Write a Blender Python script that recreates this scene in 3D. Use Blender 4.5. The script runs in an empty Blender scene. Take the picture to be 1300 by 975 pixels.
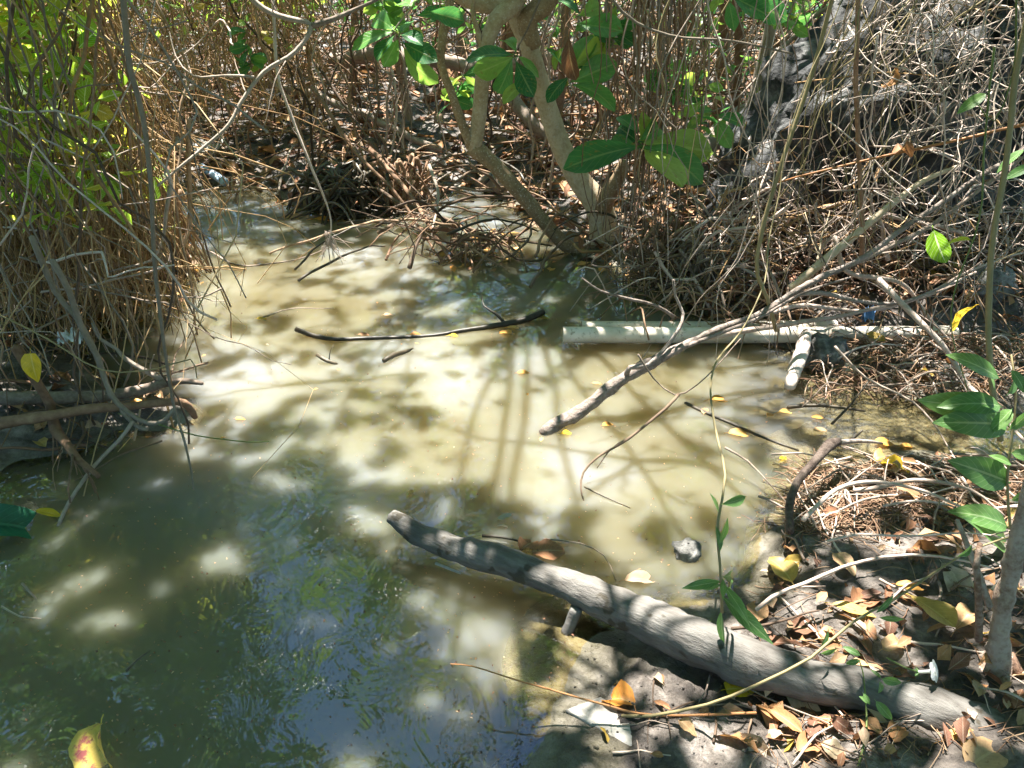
import bpy, math, random
import numpy as np
from mathutils import Vector, Matrix, noise as mnoise
R = math.radians
rng = np.random.default_rng(11)
random.seed(11)
scene = bpy.context.scene
COL = scene.collection

# ------------------------------------------------------------------ camera
CAMH, PITCH, F = 1.6, R(30), 982.0
cd = bpy.data.cameras.new('camera'); cam = bpy.data.objects.new('camera', cd); COL.objects.link(cam)
cam.location = (0, 0, CAMH); cam.rotation_euler = (R(90) - PITCH, 0, 0)
cd.sensor_width = 36; cd.lens = F / 1300 * 36; cd.clip_start = .02; cd.clip_end = 400
scene.camera = cam
# ------------------------------------------------------------------ light
SUN_EL, SUN_AZ = R(69), R(-10)          # azimuth measured from +Y towards +X
SD = np.array([math.sin(SUN_AZ) * math.cos(SUN_EL), math.cos(SUN_AZ) * math.cos(SUN_EL), math.sin(SUN_EL)])
world = bpy.data.worlds.new('World'); scene.world = world; world.use_nodes = True
wn = world.node_tree; bgn = wn.nodes['Background']
sky = wn.nodes.new('ShaderNodeTexSky'); sky.sky_type = 'NISHITA'; sky.sun_disc = False
sky.sun_elevation = SUN_EL; sky.sun_rotation = SUN_AZ; sky.air_density = 1.0; sky.dust_density = 0; sky.ozone_density = 4
wn.links.new(sky.outputs[0], bgn.inputs[0]); bgn.inputs[1].default_value = .09
sl = bpy.data.lights.new('sun', 'SUN'); sl.energy = 5.0; sl.angle = R(.53); sl.color = (1, .955, .88)
so = bpy.data.objects.new('sun', sl); COL.objects.link(so)
so.rotation_euler = Vector(SD).to_track_quat('Z', 'Y').to_euler()
scene.view_settings.view_transform = 'Standard'; scene.view_settings.look = 'None'
scene.view_settings.exposure = 2.5; scene.view_settings.gamma = 1
cy = scene.cycles
cy.max_bounces = 7; cy.diffuse_bounces = 3; cy.glossy_bounces = 3; cy.transmission_bounces = 4
cy.transparent_max_bounces = 6; cy.use_denoising = True; cy.sample_clamp_indirect = 6
cy.caustics_reflective = False; cy.caustics_refractive = False

# ------------------------------------------------------------------ view maths: photo pixels (1300x975) <-> points of the place
FW = np.array([0, math.cos(PITCH), -math.sin(PITCH)]); UP = np.array([0, math.sin(PITCH), math.cos(PITCH)])
def ray(px, py):
    return FW + (px - 650) / F * np.array([1., 0, 0]) + (487.5 - py) / F * UP
def gz(px, py, z=0.):
    d = ray(px, py); t = (z - CAMH) / d[2]
    return np.array([0, 0, CAMH]) + d * t
def aty(px, py, Y):
    d = ray(px, py)
    return np.array([0, 0, CAMH]) + d * (Y / d[1])
def proj(P):
    P = np.asarray(P, float); Q = P - np.array([0, 0, CAMH])
    dz = np.maximum(Q @ FW, .02)
    return 650 + F * Q[..., 0] / dz, 487.5 - F * (Q @ UP) / dz
# value noise
_T = rng.random((64, 64))
def vn(x, y):
    xi = np.floor(x).astype(int); yi = np.floor(y).astype(int); fx = x - xi; fy = y - yi
    fx = fx * fx * (3 - 2 * fx); fy = fy * fy * (3 - 2 * fy)
    a = _T[xi % 64, yi % 64]; b = _T[(xi + 1) % 64, yi % 64]; c = _T[xi % 64, (yi + 1) % 64]; d = _T[(xi + 1) % 64, (yi + 1) % 64]
    return (a * (1 - fx) + b * fx) * (1 - fy) + (c * (1 - fx) + d * fx) * fy - .5
def fbm(x, y, o=4):
    s = 0
    for i in range(o): s = s + vn(x * 2 ** i + 17 * i, y * 2 ** i + 31 * i) / 2 ** i
    return s

# ------------------------------------------------------------------ materials
def newmat(name):
    m = bpy.data.materials.new(name); m.use_nodes = True
    nt = m.node_tree; nt.nodes.clear()
    return m, nt, nt.nodes, nt.links
def ramp(N, stops, interp='LINEAR'):
    r = N.new('ShaderNodeValToRGB'); e = r.color_ramp.elements; r.color_ramp.interpolation = interp
    while len(e) < len(stops): e.new(.5)
    for i, (p, c) in enumerate(stops): e[i].position = p; e[i].color = (*c, 1)
    return r
def rnd_node(N, L):
    g = N.new('ShaderNodeNewGeometry'); o = N.new('ShaderNodeObjectInfo')
    a = N.new('ShaderNodeMath'); a.operation = 'ADD'; f = N.new('ShaderNodeMath'); f.operation = 'FRACT'
    L.new(g.outputs['Random Per Island'], a.inputs[0]); L.new(o.outputs['Random'], a.inputs[1]); L.new(a.outputs[0], f.inputs[0])
    return f
def noise_node(N, L, scale, detail=4, rough=.6, vec=None):
    n = N.new('ShaderNodeTexNoise'); n.inputs['Scale'].default_value = scale; n.inputs['Detail'].default_value = detail
    n.inputs['Roughness'].default_value = rough
    if vec is not None: L.new(vec, n.inputs['Vector'])
    return n
def mixc(N, L, a, b, fac, mode='MIX'):
    m = N.new('ShaderNodeMix'); m.data_type = 'RGBA'; m.blend_type = mode
    for s, v in ((m.inputs[0], fac), (m.inputs[6], a), (m.inputs[7], b)):
        if isinstance(v, (int, float)): s.default_value = v
        elif isinstance(v, tuple): s.default_value = (*v, 1)
        else: L.new(v, s)
    return m.outputs[2]
def bark(name, stops, scale=30, bump=.5, rough=.85, spots=None, dist=.004, grain=None, dark=.85):
    """stops: ramp driven by noise and by a random value per piece"""
    m, nt, N, L = newmat(name)
    tc = N.new('ShaderNodeTexCoord'); n1 = noise_node(N, L, scale, 6, .65, tc.outputs['Object'])
    if grain is not None:
        mp = N.new('ShaderNodeMapping'); mp.vector_type = 'TEXTURE'; mp.inputs['Rotation'].default_value = (0, 0, grain); mp.inputs['Scale'].default_value = (4, 1, 1); L.new(tc.outputs['Object'], mp.inputs[0]); L.new(mp.outputs[0], n1.inputs['Vector'])
    n2 = noise_node(N, L, scale * .2, 3, .5, tc.outputs['Object'])
    r = rnd_node(N, L)
    a = N.new('ShaderNodeMath'); a.operation = 'MULTIPLY_ADD'; a.inputs[1].default_value = .5; L.new(r.outputs[0], a.inputs[0])
    b = N.new('ShaderNodeMath'); b.operation = 'MULTIPLY'; b.inputs[1].default_value = .75; L.new(n1.outputs[0], b.inputs[0]); L.new(b.outputs[0], a.inputs[2])
    c = N.new('ShaderNodeMath'); c.operation = 'MULTIPLY_ADD'; c.inputs[1].default_value = .5; c.inputs[2].default_value = -.25
    L.new(n2.outputs[0], c.inputs[0]); d = N.new('ShaderNodeMath'); d.operation = 'ADD'; L.new(a.outputs[0], d.inputs[0]); L.new(c.outputs[0], d.inputs[1])
    rp = ramp(N, [(a_, tuple(v * dark for v in c_)) for a_, c_ in stops]); L.new(d.outputs[0], rp.inputs[0]); colo = rp.outputs[0]
    if spots:
        v = noise_node(N, L, spots[1], 2, .5, tc.outputs['Object'])
        sr = ramp(N, [(spots[2], (0, 0, 0)), (spots[2] + .06, (1, 1, 1))]); L.new(v.outputs[0], sr.inputs[0])
        colo = mixc(N, L, colo, spots[0], sr.outputs[0])
    p = N.new('ShaderNodeBsdfPrincipled'); L.new(colo, p.inputs['Base Color']); p.inputs['Roughness'].default_value = rough
    p.inputs['Specular IOR Level'].default_value = .3
    bp = N.new('ShaderNodeBump'); bp.inputs['Strength'].default_value = bump; bp.inputs['Distance'].default_value = dist
    L.new(n1.outputs[0], bp.inputs['Height']); L.new(bp.outputs[0], p.inputs['Normal'])
    o = N.new('ShaderNodeOutputMaterial'); L.new(p.outputs[0], o.inputs[0])
    return m
def leafmat(name, stops, trans=.4, rough=.45, spot=None, vein=(1, 1, 1), tboost=1.5, spec=.4, fixed=False):
    m, nt, N, L = newmat(name)
    tc = N.new('ShaderNodeTexCoord'); r = rnd_node(N, L)
    rp = ramp(N, stops); L.new(r.outputs[0], rp.inputs[0]) if not fixed else None
    uvm = N.new('ShaderNodeUVMap'); uvm.uv_map = 'UVMap'; cmb = N.new('ShaderNodeCombineXYZ'); off = N.new('ShaderNodeMath'); off.operation = 'MULTIPLY'; off.inputs[1].default_value = 50.; L.new(r.outputs[0], off.inputs[0]); L.new(off.outputs[0], cmb.inputs[2])
    va = N.new('ShaderNodeVectorMath'); va.operation = 'ADD'; L.new(uvm.outputs[0], va.inputs[0]); L.new(cmb.outputs[0], va.inputs[1])
    n1 = noise_node(N, L, 3.2, 6, .65, va.outputs[0])
    if fixed: L.new(n1.outputs[0], rp.inputs[0])
    mr = ramp(N, [(.25, (.62, .62, .62)), (.75, (1.25, 1.2, 1.15))]); L.new(n1.outputs[0], mr.inputs[0])
    colo = mixc(N, L, rp.outputs[0], mr.outputs[0], 1., 'MULTIPLY')
    # veins from the uv: midrib and side ribs
    uv = N.new('ShaderNodeUVMap'); uv.uv_map = 'UVMap'; sp = N.new('ShaderNodeSeparateXYZ'); L.new(uv.outputs[0], sp.inputs[0])
    def mth(op, a, b=None, c=None):
        q = N.new('ShaderNodeMath'); q.operation = op
        for i, v in enumerate((a, b, c)):
            if v is None: continue
            if isinstance(v, (int, float)): q.inputs[i].default_value = v
            else: L.new(v, q.inputs[i])
        return q.outputs[0]
    au = mth('ABSOLUTE', mth('SUBTRACT', sp.outputs[0], .5))
    mid = mth('LESS_THAN', au, .035)
    side = mth('LESS_THAN', mth('FRACT', mth('MULTIPLY', mth('SUBTRACT', sp.outputs[1], mth('MULTIPLY', au, .5)), 9.)), .1)
    vm = mth('MAXIMUM', mid, mth('MULTIPLY', side, .5))
    colo = mixc(N, L, colo, mixc(N, L, colo, vein, .35), vm)
    if spot:
        sr = ramp(N, [(.60, (0, 0, 0)), (.68, (1, 1, 1))]); n3 = noise_node(N, L, 7, 5, .65, va.outputs[0]); L.new(n3.outputs[0], sr.inputs[0])
        colo = mixc(N, L, colo, spot, sr.outputs[0])
    p = N.new('ShaderNodeBsdfPrincipled'); L.new(colo, p.inputs['Base Color']); p.inputs['Roughness'].default_value = rough
    p.inputs['Specular IOR Level'].default_value = spec
    bp = N.new('ShaderNodeBump'); bp.inputs['Strength'].default_value = .5; bp.inputs['Distance'].default_value = .002
    L.new(mth('ADD', n1.outputs[0], mth('MULTIPLY', vm, .6)), bp.inputs['Height']); L.new(bp.outputs[0], p.inputs['Normal'])
    t = N.new('ShaderNodeBsdfTranslucent'); L.new(mixc(N, L, colo, (tboost, tboost, tboost * .75), 1., 'MULTIPLY'), t.inputs[0])
    mx = N.new('ShaderNodeMixShader'); mx.inputs[0].default_value = trans; L.new(p.outputs[0], mx.inputs[1]); L.new(t.outputs[0], mx.inputs[2])
    o = N.new('ShaderNodeOutputMaterial'); L.new(mx.outputs[0], o.inputs[0])
    return m

M = {}
M['pale_bark'] = bark('pale_mottled_bark', [(.3, (.17, .115, .065)), (.6, (.30, .215, .125)), (.9, (.46, .37, .26))], 60, .8, .8, ((.5, .44, .36), 110, .62), dark=1.15)
M['log'] = bark('weathered_log_bark', [(.22, (.05, .042, .036)), (.42, (.12, .105, .092)), (.6, (.20, .185, .168)), (.9, (.36, .34, .31))], 48, .8, .72, ((.05, .042, .03), 20, .62), .009, grain=R(-31), dark=.6)
M['dead_branch'] = bark('dark_knobbly_branch', [(.25, (.05, .034, .026)), (.5, (.14, .105, .085)), (.72, (.27, .22, .19)), (1, (.42, .36, .32))], 60, 1., .85, dist=.01)
M['twig_grey'] = bark('grey_twig_bark', [(.25, (.13, .095, .07)), (.6, (.30, .235, .19)), (1, (.46, .38, .31))], 70, .6)
M['twig_pale'] = bark('pale_dead_twig', [(.2, (.22, .155, .12)), (.6, (.42, .33, .275)), (1, (.60, .51, .45))], 70, .6, dark=1.)
M['twig_dark'] = bark('dark_twig_bark', [(.25, (.045, .03, .022)), (.6, (.12, .08, .055)), (1, (.22, .15, .10))], 70, .6)
M['root'] = bark('brown_aerial_root', [(.2, (.11, .055, .033)), (.6, (.26, .155, .095)), (1, (.44, .31, .20))], 50, .5)
M['straw'] = bark('dry_straw', [(.2, (.15, .08, .035)), (.6, (.36, .22, .10)), (1, (.58, .42, .24))], 40, .3)
M['vine'] = bark('smooth_grey_vine', [(.2, (.13, .10, .075)), (.7, (.27, .22, .17)), (1, (.36, .30, .24))], 40, .4)
M['green_stem'] = bark('green_stem', [(.2, (.10, .14, .03)), (1, (.20, .24, .08))], 40, .2, .5)
M['olive_stem'] = bark('olive_stalk', [(.2, (.17, .14, .06)), (1, (.34, .27, .14))], 40, .3, .6)
M['rust_stem'] = bark('rust_coloured_cane', [(.2, (.30, .12, .04)), (1, (.50, .24, .10))], 40, .3, .6)
M['red_bark'] = bark('reddish_stringy_bark', [(.3, (.07, .04, .028)), (.52, (.22, .13, .085)), (.8, (.46, .37, .30))], 70, 1., .85, dist=.008)
M['wet_wood'] = bark('wet_dark_wood', [(.25, (.02, .016, .011)), (.7, (.07, .055, .035)), (1, (.16, .13, .09))], 40, .6, .4)
M['green_leaf'] = leafmat('broad_green_leaf', [(0, (.03, .14, .045)), (.35, (.07, .24, .07)), (.65, (.15, .34, .07)), (1, (.34, .44, .08))], .45, .34, (.22, .20, .05), vein=(.4, .5, .2))
M['crown_leaf'] = leafmat('crown_leaf', [(0, (.05, .14, .02)), (.6, (.10, .23, .03)), (1, (.18, .30, .04))], .5, .45)
M['sunny_leaf'] = leafmat('yellow_green_leaf', [(0, (.12, .26, .02)), (.5, (.24, .36, .03)), (.85, (.42, .42, .05)), (1, (.40, .22, .06))], .55, .5, tboost=1.9)
M['seed_leaf'] = leafmat('pale_green_leaf', [(0, (.08, .19, .055)), (1, (.15, .28, .08))], .4, .35, vein=(.5, .6, .35))
M['dry_leaf'] = leafmat('dry_brown_leaf', [(0, (.12, .055, .03)), (.35, (.26, .12, .055)), (.6, (.38, .19, .08)), (.8, (.34, .25, .15)), (1, (.42, .35, .26))], .18, .7, (.10, .05, .025), (.55, .4, .22))
M['litter_leaf'] = leafmat('old_litter_leaf', [(0, (.08, .04, .028)), (.3, (.20, .09, .05)), (.55, (.36, .18, .09)), (.75, (.44, .24, .11)), (.85, (.30, .20, .12)), (1, (.48, .34, .23))], .15, .75, None, (.5, .4, .3))
M['orange_leaf'] = leafmat('orange_leaf', [(0, (.55, .22, .04)), (.5, (.62, .30, .05)), (1, (.65, .38, .12))], .25, .5, (.30, .11, .03), (.7, .5, .2))
M['yellow_leaf'] = leafmat('yellow_leaf', [(0, (.68, .46, .02)), (1, (.72, .52, .04))], .35, .4, None, (.85, .7, .3), 1.3)
M['khaki_leaf'] = leafmat('khaki_leaf', [(0, (.36, .25, .05)), (1, (.46, .33, .09))], .25, .5, (.22, .13, .03), (.6, .5, .2))
M['tan_leaf'] = leafmat('tan_crisp_leaf', [(0, (.42, .26, .13)), (1, (.55, .38, .22))], .25, .6, (.25, .13, .06), (.7, .5, .3))
M['pale_leaf'] = leafmat('bleached_leaf', [(0, (.40, .34, .27)), (1, (.52, .46, .38))], .2, .6, (.25, .2, .15), (.6, .5, .4))
M['teal_leaf'] = leafmat('dark_teal_green_leaf', [(.3, (.012, .10, .055)), (.7, (.02, .16, .09))], .15, .35, None, (.1, .3, .2), fixed=True)
M['rotting_leaf'] = leafmat('yellow_and_purple_leaf', [(.3, (.70, .50, .08)), (.52, (.72, .55, .14)), (.62, (.34, .10, .10))], .25, .5, (.2, .07, .06), (.7, .6, .3), fixed=True)
M['petal'] = leafmat('white_petal', [(0, (.8, .82, .86)), (1, (.82, .84, .88))], .35, .5, None, (.8, .8, .85), 1.)

def stone(name, a, b, c, scale, rough=.85, bump=1., extra=None):
    m, nt, N, L = newmat(name)
    tc = N.new('ShaderNodeTexCoord'); n1 = noise_node(N, L, scale, 8, .7, tc.outputs['Object']); n2 = noise_node(N, L, scale * .25, 4, .6, tc.outputs['Object'])
    vo = N.new('ShaderNodeTexVoronoi'); vo.inputs['Scale'].default_value = scale * 1.5; L.new(tc.outputs['Object'], vo.inputs['Vector'])
    r1 = ramp(N, [(.38, a), (.52, b), (.66, c)]); L.new(n2.outputs[0], r1.inputs[0])
    r2 = ramp(N, [(.3, (.45, .45, .45)), (.7, (1.35, 1.35, 1.35))]); L.new(n1.outputs[0], r2.inputs[0])
    colo = mixc(N, L, r1.outputs[0], r2.outputs[0], 1., 'MULTIPLY')
    p = N.new('ShaderNodeBsdfPrincipled'); L.new(colo, p.inputs['Base Color']); p.inputs['Roughness'].default_value = rough
    bp = N.new('ShaderNodeBump'); bp.inputs['Strength'].default_value = bump; bp.inputs['Distance'].default_value = .02
    ad = N.new('ShaderNodeMath'); ad.operation = 'MULTIPLY_ADD'; ad.inputs[1].default_value = .35; L.new(vo.outputs[0], ad.inputs[0]); L.new(n1.outputs[0], ad.inputs[2])
    L.new(ad.outputs[0], bp.inputs['Height']); L.new(bp.outputs[0], p.inputs['Normal'])
    o = N.new('ShaderNodeOutputMaterial'); L.new(p.outputs[0], o.inputs[0])
    return m
M['boulder'] = stone('dark_limestone', (.02, .021, .022), (.058, .059, .06), (.17, .17, .165), 22, bump=1.)
M['stone'] = stone('grey_stone', (.09, .088, .08), (.17, .165, .155), (.27, .26, .24), 40, bump=.6)
M['pale_stone'] = stone('pale_flat_stone', (.24, .22, .20), (.31, .29, .26), (.38, .36, .33), 18, bump=.5)

# mud: dry grey-brown, darker and glossier towards the waterline, yellow algae silt in the shallows
def mudmat():
    m, nt, N, L = newmat('wet_mud')
    g = N.new('ShaderNodeNewGeometry'); sp = N.new('ShaderNodeSeparateXYZ'); L.new(g.outputs['Position'], sp.inputs[0])
    n1 = noise_node(N, L, 7, 8, .68, g.outputs['Position']); n2 = noise_node(N, L, 60, 6, .7, g.outputs['Position'])
    n3 = noise_node(N, L, 2.2, 3, .5, g.outputs['Position'])
    r1 = ramp(N, [(.38, (.038, .030, .025)), (.52, (.11, .092, .078)), (.66, (.28, .245, .22))]); L.new(n1.outputs[0], r1.inputs[0])
    r2 = ramp(N, [(.3, (.55, .55, .55)), (.7, (1.3, 1.3, 1.3))]); L.new(n2.outputs[0], r2.inputs[0])
    c = mixc(N, L, r1.outputs[0], r2.outputs[0], 1., 'MULTIPLY')
    silt = ramp(N, [(.35, (.13, .115, .055)), (.5, (.22, .20, .13)), (.65, (.32, .295, .225))]); L.new(n1.outputs[0], silt.inputs[0])
    mr = N.new('ShaderNodeMapRange'); mr.inputs[1].default_value = -.012; mr.inputs[2].default_value = .03; mr.inputs[3].default_value = 1; mr.inputs[4].default_value = 0
    hn = N.new('ShaderNodeMath'); hn.operation = 'MULTIPLY_ADD'; hn.inputs[1].default_value = .06; L.new(n3.outputs[0], hn.inputs[0])
    hz = N.new('ShaderNodeMath'); hz.operation = 'ADD'; hz.inputs[1].default_value = -.03; L.new(sp.outputs[2], hz.inputs[0]); L.new(hz.outputs[0], hn.inputs[2])
    L.new(hn.outputs[0], mr.inputs[0])
    c = mixc(N, L, c, silt.outputs[0], mr.outputs[0])
    vo = N.new('ShaderNodeTexVoronoi'); vo.feature = 'DISTANCE_TO_EDGE'; vo.inputs['Scale'].default_value = 13; wv = N.new('ShaderNodeVectorMath'); wv.operation = 'MULTIPLY_ADD'; wv.inputs[1].default_value = (.12, .12, .12)
    L.new(n1.outputs['Color'], wv.inputs[0]); L.new(g.outputs['Position'], wv.inputs[2]); L.new(wv.outputs[0], vo.inputs['Vector']); cr = ramp(N, [(.0, (0, 0, 0)), (.09, (1, 1, 1))]); L.new(vo.outputs[0], cr.inputs[0])
    c = mixc(N, L, c, mixc(N, L, (.35, .3, .27), (1., 1., 1.), cr.outputs[0]), .22, 'MULTIPLY')
    we = N.new('ShaderNodeMapRange'); we.inputs[1].default_value = .006; we.inputs[2].default_value = .05; we.inputs[3].default_value = .68; we.inputs[4].default_value = 1; L.new(sp.outputs[2], we.inputs[0])
    ab = N.new('ShaderNodeMath'); ab.operation = 'LESS_THAN'; ab.inputs[1].default_value = .0; L.new(sp.outputs[2], ab.inputs[0]); mxw = N.new('ShaderNodeMath'); mxw.operation = 'MAXIMUM'; L.new(we.outputs[0], mxw.inputs[0]); L.new(ab.outputs[0], mxw.inputs[1])
    cwx = N.new('ShaderNodeCombineColor'); [L.new(mxw.outputs[0], cwx.inputs[q_]) for q_ in range(3)]; c = mixc(N, L, c, cwx.outputs[0], 1., 'MULTIPLY')
    p = N.new('ShaderNodeBsdfPrincipled'); L.new(c, p.inputs['Base Color'])
    rr = N.new('ShaderNodeMapRange'); rr.inputs[1].default_value = 0; rr.inputs[2].default_value = .14; rr.inputs[3].default_value = .35; rr.inputs[4].default_value = .85
    L.new(sp.outputs[2], rr.inputs[0]); L.new(rr.outputs[0], p.inputs['Roughness'])
    bp = N.new('ShaderNodeBump'); bp.inputs['Strength'].default_value = .9; bp.inputs['Distance'].default_value = .012
    b0 = N.new('ShaderNodeMath'); b0.operation = 'MULTIPLY_ADD'; b0.inputs[1].default_value = .15; L.new(cr.outputs[0], b0.inputs[0]); L.new(n2.outputs[0], b0.inputs[2]); L.new(b0.outputs[0], bp.inputs['Height']); b2 = N.new('ShaderNodeBump'); b2.inputs['Strength'].default_value = .6; b2.inputs['Distance'].default_value = .04
    L.new(n1.outputs[0], b2.inputs['Height']); L.new(b2.outputs[0], bp.inputs['Normal']); L.new(bp.outputs[0], p.inputs['Normal'])
    o = N.new('ShaderNodeOutputMaterial'); L.new(p.outputs[0], o.inputs[0])
    return m
M['mud'] = mudmat()

RINGS = [(305, 640, .42, 55), (440, 600, .30, 70), (500, 470, .22, 80), (650, 400, .25, 70)]
def watermat():
    m, nt, N, L = newmat('murky_water')
    g = N.new('ShaderNodeNewGeometry'); at = N.new('ShaderNodeAttribute'); at.attribute_name = 'murk'
    n1 = noise_node(N, L, 1.3, 4, .5, g.outputs['Position'])
    r1 = ramp(N, [(.38, (.105, .088, .047)), (.5, (.142, .130, .086)), (.62, (.188, .182, .158))]); L.new(n1.outputs[0], r1.inputs[0])
    sx = N.new('ShaderNodeSeparateXYZ'); L.new(g.outputs['Position'], sx.inputs[0])
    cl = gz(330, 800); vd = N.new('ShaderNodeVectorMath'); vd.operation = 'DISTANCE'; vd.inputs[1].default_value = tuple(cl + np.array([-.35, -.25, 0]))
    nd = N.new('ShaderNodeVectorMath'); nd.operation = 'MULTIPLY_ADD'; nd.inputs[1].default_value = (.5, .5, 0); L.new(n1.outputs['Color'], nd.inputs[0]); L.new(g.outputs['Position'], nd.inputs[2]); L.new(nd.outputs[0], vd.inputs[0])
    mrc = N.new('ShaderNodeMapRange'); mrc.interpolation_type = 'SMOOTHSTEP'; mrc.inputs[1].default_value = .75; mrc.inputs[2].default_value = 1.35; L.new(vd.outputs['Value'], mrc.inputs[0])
    body = mixc(N, L, (.12, .115, .075), r1.outputs[0], mrc.outputs[0])  # near-left body set darker: clearer water, with its shade deepened in the colour
    # fine ripples
    mp = N.new('ShaderNodeMapping'); mp.inputs['Scale'].default_value = (1, .75, 1); L.new(g.outputs['Position'], mp.inputs[0])
    n2 = noise_node(N, L, 9, 3, .5, mp.outputs[0]); n2.inputs['Distortion'].default_value = .8
    n3 = noise_node(N, L, 38, 2, .5, mp.outputs[0])
    h = N.new('ShaderNodeMath'); h.operation = 'MULTIPLY_ADD'; h.inputs[1].default_value = .07; L.new(n3.outputs[0], h.inputs[0]); L.new(n2.outputs[0], h.inputs[2])
    hh = h.outputs[0]
    for (px, py, rad, fr) in RINGS:
        c = gz(px, py)
        vm = N.new('ShaderNodeVectorMath'); vm.operation = 'DISTANCE'; vm.inputs[1].default_value = tuple(c); L.new(g.outputs['Position'], vm.inputs[0])
        mu = N.new('ShaderNodeMath'); mu.operation = 'MULTIPLY'; mu.inputs[1].default_value = fr * 2; L.new(vm.outputs['Value'], mu.inputs[0])
        sn = N.new('ShaderNodeMath'); sn.operation = 'SINE'; L.new(mu.outputs[0], sn.inputs[0])
        fo = N.new('ShaderNodeMapRange'); fo.inputs[1].default_value = 0; fo.inputs[2].default_value = rad; fo.inputs[3].default_value = .10; fo.inputs[4].default_value = 0
        L.new(vm.outputs['Value'], fo.inputs[0])
        ad = N.new('ShaderNodeMath'); ad.operation = 'MULTIPLY_ADD'; L.new(sn.outputs[0], ad.inputs[0]); L.new(fo.outputs[0], ad.inputs[1]); L.new(hh, ad.inputs[2]); hh = ad.outputs[0]
    bp = N.new('ShaderNodeBump'); bp.inputs['Strength'].default_value = .4; bp.inputs['Distance'].default_value = .0065; L.new(hh, bp.inputs['Height'])
    # cloud of silt just under the surface: light spreads sideways in it
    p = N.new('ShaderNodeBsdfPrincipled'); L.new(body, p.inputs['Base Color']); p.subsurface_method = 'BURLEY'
    p.inputs['Subsurface Weight'].default_value = 1; p.inputs['Subsurface Radius'].default_value = (1, .8, .5); p.inputs['Subsurface Scale'].default_value = .26
    p.inputs['Roughness'].default_value = 1; p.inputs['Specular IOR Level'].default_value = 0
    tr = N.new('ShaderNodeBsdfTransparent'); tr.inputs[0].default_value = (.93, .88, .72, 1)
    mx = N.new('ShaderNodeMixShader'); L.new(at.outputs['Fac'], mx.inputs[0]); L.new(tr.outputs[0], mx.inputs[1]); L.new(p.outputs[0], mx.inputs[2])
    gl = N.new('ShaderNodeBsdfGlossy'); gl.inputs['Roughness'].default_value = .015; L.new(bp.outputs[0], gl.inputs['Normal'])
    fr = N.new('ShaderNodeFresnel'); fr.inputs[0].default_value = 1.7; L.new(bp.outputs[0], fr.inputs['Normal'])
    m2 = N.new('ShaderNodeMixShader'); L.new(fr.outputs[0], m2.inputs[0]); L.new(mx.outputs[0], m2.inputs[1]); L.new(gl.outputs[0], m2.inputs[2])
    o = N.new('ShaderNodeOutputMaterial'); L.new(m2.outputs[0], o.inputs[0])
    return m
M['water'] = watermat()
def pipemat():
    m, nt, N, L = newmat('white_plastic_pipe')
    tc = N.new('ShaderNodeTexCoord'); n = noise_node(N, L, 40, 6, .75, tc.outputs['Object']); n2 = noise_node(N, L, 6, 4, .6, tc.outputs['Object'])
    r = ramp(N, [(.56, (.72, .66, .60)), (.66, (.30, .25, .18))]); L.new(n.outputs[0], r.inputs[0])
    r2 = ramp(N, [(.35, (.95, .95, .93)), (.7, (.60, .53, .40))]); L.new(n2.outputs[0], r2.inputs[0])
    c = mixc(N, L, r.outputs[0], r2.outputs[0], 1., 'MULTIPLY')
    p = N.new('ShaderNodeBsdfPrincipled'); L.new(c, p.inputs['Base Color']); p.inputs['Roughness'].default_value = .38
    o = N.new('ShaderNodeOutputMaterial'); L.new(p.outputs[0], o.inputs[0]); return m
M['pipe'] = pipemat()
def flat(name, c, rough=.6):
    m, nt, N, L = newmat(name); tc = N.new('ShaderNodeTexCoord'); n = noise_node(N, L, 30, 4, .6, tc.outputs['Object'])
    r = ramp(N, [(.3, tuple(v * .6 for v in c)), (.7, tuple(min(1, v * 1.25) for v in c))]); L.new(n.outputs[0], r.inputs[0])
    p = N.new('ShaderNodeBsdfPrincipled'); L.new(r.outputs[0], p.inputs['Base Color']); p.inputs['Roughness'].default_value = rough
    o = N.new('ShaderNodeOutputMaterial'); L.new(p.outputs[0], o.inputs[0]); return m
M['blue'] = flat('faded_blue_plastic', (.10, .22, .42)); M['paleblue'] = flat('pale_blue_plastic', (.30, .40, .52)); M['white'] = flat('white_plastic_foam', (.65, .65, .66))
M['pipe_inside'] = flat('dark_pipe_inside', (.10, .09, .08))

# ------------------------------------------------------------------ mesh building
class MB:
    def __init__(s): s.v = []; s.q = []; s.uv = []; s.n = 0
    def add(s, v, q, uv=None):
        v = np.asarray(v, float); q = np.asarray(q, int)
        s.v.append(v); s.q.append(q + s.n); s.n += len(v)
        s.uv.append(np.asarray(uv, float) if uv is not None else np.zeros((len(v), 2)))
    def mesh(s, name, mat, smooth=True, origin=None):
        v = np.concatenate(s.v); q = np.concatenate(s.q); uv = np.concatenate(s.uv)
        if origin is not None: v = v - np.asarray(origin)
        me = bpy.data.meshes.new(name); me.vertices.add(len(v)); me.vertices.foreach_set('co', v.ravel().astype(np.float32))
        me.loops.add(q.size); me.loops.foreach_set('vertex_index', q.ravel().astype(np.int32))
        me.polygons.add(len(q)); me.polygons.foreach_set('loop_start', (np.arange(len(q)) * 4).astype(np.int32))
        me.polygons.foreach_set('loop_total', np.full(len(q), 4, np.int32))
        me.update(calc_edges=True)
        l = me.uv_layers.new(name='UVMap'); l.data.foreach_set('uv', uv[q.ravel()].ravel().astype(np.float32))
        me.polygons.foreach_set('use_smooth', np.full(len(q), smooth, bool))
        me.materials.append(mat); me.update(); return me
def tag(o, label=None, cat=None, group=None, kind=None):
    if label: o['label'] = label
    if cat: o['category'] = cat
    if group: o['group'] = group
    if kind: o['kind'] = kind
    return o
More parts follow.
